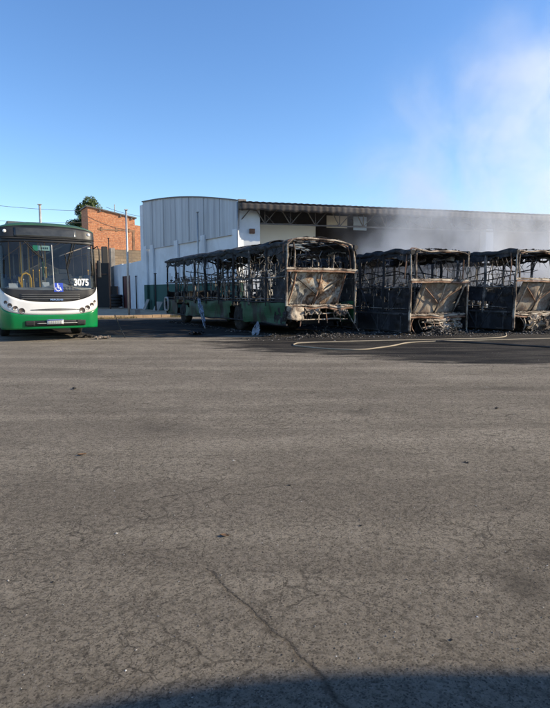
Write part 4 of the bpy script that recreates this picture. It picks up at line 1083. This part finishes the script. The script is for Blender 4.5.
wire('overhead_cable',PW(-60,216,50),PW(92,222,60),.25,'lower thin overhead cable crossing the sky above the intact bus')
wire('overhead_cable',PW(106,207,60),PW(150,217,62),.2,'thin cable running from the brick house to the warehouse')

# ------------------------------------------------------------------ tree
def tree(loc,H,Rw,label,seed,nl=26000):
    rg=random.Random(seed); t=empty('tree',loc,0,label=label,cat='tree')
    m=MB(); m.tube([(0,0,0),(.1,.05,H*.3),(.0,.1,H*.62)],.32,9,r2=.14)
    clus=[]
    for i in range(38):
        a=rg.random()*2*PI; rr=Rw*math.sqrt(rg.random())*.85; z=H*(.5+.42*rg.random()*(1-.45*rr/Rw))
        c=Vector((math.cos(a)*rr,math.sin(a)*rr,z)); clus.append((c,rg.uniform(.55,1.15)))
        m.tube([(0,.05,H*rg.uniform(.3,.55)),tuple(c*.55+Vector((0,0,H*.22))),tuple(c)],.09,5,r2=.02)
    clus.append((Vector((.2,0,H*.93)),.9)); clus.append((Vector((-.5,0,H*.86)),1.0))
    m.build('trunk',M['bark'],t,True)
    m=MB()
    for i in range(nl):
        c,r=rg.choice(clus); v=Vector((rg.gauss(0,1),rg.gauss(0,1),rg.gauss(0,.8))); v.normalize(); p=c+v*r*rg.random()**.4
        a=Vector((rg.gauss(0,1),rg.gauss(0,1),rg.gauss(0,.6))).normalized()*rg.uniform(.10,.20); b=a.orthogonal().normalized()*rg.uniform(.05,.10)
        m.add([p-a,p+b,p+a,p-b],[(0,1,2,3)])
    m.build('crown',M['leaf'],t); return t
p=W(-23.2,70); tree((p.x,p.y,0),13.4,2.5,'dark leafy tree behind the brick house',4)
p=W(-27.2,71.5); tree((p.x,p.y,0),9.6,2.6,'lower part-hidden tree left of the brick house behind the intact bus',8,16000)

# unseen block added right of the camera, shaped to throw the near shadow
SUN_EL=R(26.5)
def add_shade_block():
    L=6.2/math.tan(SUN_EL)
    e=empty('shade_block',tuple(W(12.1,-4.90)),-YAW,label='unseen white block added right of the photographer to throw the near shadow',cat='building')
    # local axes: x=right, y=forward in the lot frame
    m=MB(); n=14; prof=[]
    m.box(0,9,-6,6.66,0,5.80); m.build('wall',M['wallwhite'],e)
    m=MB(); vs=[]; 
    for k in range(n+1):
        t=PI/2*k/n; vs.append((6.67-1.2+1.2*math.sin(t)*1.0,5.80+1.10*math.cos(t)))
    pts=[(-6,5.80),(-6,6.9)]+vs[:]; 
    f0=[(0,y,z) for y,z in pts]; f1=[(9,y,z) for y,z in pts]; k=len(pts)
    m.add(f0+f1,[tuple(range(k))[::-1],tuple(range(k,2*k))]+[(i,(i+1)%k,k+(i+1)%k,k+i) for i in range(k)])
    m.build('roof',M['clad'],e)
    m=MB(); m.box(-.03,0,-3,-1.8,0,2.2); m.build('door',M['maroon'],e)
    return e
add_shade_block()

# ------------------------------------------------------------------ smoke
def smoke():
    t=NT('smoke'); oc=t.n('TexCoord').outputs['Object']
    sp=t.n('SeparateXYZ',{0:oc}); X,Y,Z=sp.outputs  # metres, lot frame (right, forward, up)
    wv=t.n('TexNoise',{'Vector':oc,'Scale':.22,'Detail':5.0,'Roughness':.5})
    wd=t.n('VectorMath',{0:t.n('VectorMath',{0:wv.outputs['Color'],1:(.5,.5,.5)},operation='SUBTRACT').outputs[0],'Scale':6.0},operation='SCALE').outputs[0]
    pv=t.n('VectorMath',{0:oc,1:wd},operation='ADD').outputs[0]
    n1=t.noise(t.map(pv,(1,1,.7),loc=(4,1,0)),.30,9,.62)
    s2=t.n('SeparateXYZ',{0:pv}); Xw,Zw=s2.outputs[0],s2.outputs[2]
    # left border, leaning right as it climbs
    def ss(v,a,b):
        nd=t.n('MapRange',{'Value':v,'From Min':a,'From Max':b},interpolation_type='SMOOTHSTEP'); return nd.outputs[0]
    l=ss(t.math('SUBTRACT',Xw,t.math('MULTIPLY',Zw,.12)),0.3,6.5)
    top=ss(t.math('SUBTRACT',t.math('MULTIPLY_ADD',Xw,.75,6.5),Zw),0.0,6.0)
    lowd=t.math('MULTIPLY_ADD',ss(Z,6.5,1.5),1.3,1.0)
    ex=t.math('MULTIPLY',ss(X,2.4,4.2),ss(X,17.3,13.5)); ey=t.math('MULTIPLY',ss(Y,20.2,22),ss(Y,29.2,27)); ez=t.math('MULTIPLY',ss(Z,.6,2.6),ss(Z,25.8,20))
    d=t.math('MULTIPLY',t.math('POWER',ss(n1,.36,.68),1.7),t.math('MULTIPLY_ADD',l,.85,.15))
    for q in (top,lowd,ex,ey,ez): d=t.math('MULTIPLY',d,q)
    d=t.math('MULTIPLY',d,.34)
    vp=t.n('VolumePrincipled',{'Color':(.97,.98,1,1),'Density':d,'Anisotropy':.15})
    t.ln(vp.outputs[0],t.out.inputs['Volume'])
    m=MB(); m.box(2.2,17.5,20,29.4,.5,26)
    o=m.build('smoke',t.m); o.rotation_euler.z=-YAW
    tag(o,'thin pale smoke drifting up and right from the burnt buses',"smoke",kind='stuff')
smoke()

# ------------------------------------------------------------------ camera, light, world
cam=bpy.data.cameras.new('camera'); co=bpy.data.objects.new('camera',cam); COL.objects.link(co)
co.location=(0,0,CAM_H); cam.sensor_fit='HORIZONTAL'; cam.sensor_width=36; cam.lens=36; cam.clip_end=3000; cam.clip_start=.05
co.rotation_euler=(R(90-6.33),0,-YAW); scene.camera=co
sd_=W(1,0).normalized(); 
az_off=R(0)
tosun=Vector((sd_.x*math.cos(SUN_EL),sd_.y*math.cos(SUN_EL),math.sin(SUN_EL)))
ld=bpy.data.lights.new('sun','SUN'); ld.energy=5.0; ld.angle=R(.4); ld.color=(1,.86,.64)
lo=bpy.data.objects.new('sun',ld); COL.objects.link(lo); lo.rotation_euler=(-tosun).to_track_quat('-Z','Y').to_euler(); lo.location=(30,-10,30)
w=bpy.data.worlds.new('World'); scene.world=w; w.use_nodes=True; nt=w.node_tree; nt.nodes.clear()
sk=nt.nodes.new('ShaderNodeTexSky'); sk.sky_type='NISHITA'; sk.sun_disc=False; sk.sun_elevation=SUN_EL; sk.sun_rotation=math.atan2(tosun.x,tosun.y)
sk.air_density=1.0; sk.dust_density=.2; sk.ozone_density=3.0
bg=nt.nodes.new('ShaderNodeBackground'); bg.inputs[1].default_value=.14; ou=nt.nodes.new('ShaderNodeOutputWorld')
hs=nt.nodes.new('ShaderNodeHueSaturation'); hs.inputs['Hue'].default_value=.506; hs.inputs['Saturation'].default_value=1.16; hs.inputs['Value'].default_value=1.10; nt.links.new(sk.outputs[0],hs.inputs['Color']); nt.links.new(hs.outputs[0],bg.inputs[0]); nt.links.new(bg.outputs[0],ou.inputs[0])
scene.view_settings.view_transform='Standard'; scene.view_settings.look='None'; scene.view_settings.exposure=.58; scene.view_settings.gamma=1
scene.cycles.transparent_max_bounces=16; scene.cycles.max_bounces=7; scene.cycles.volume_bounces=4
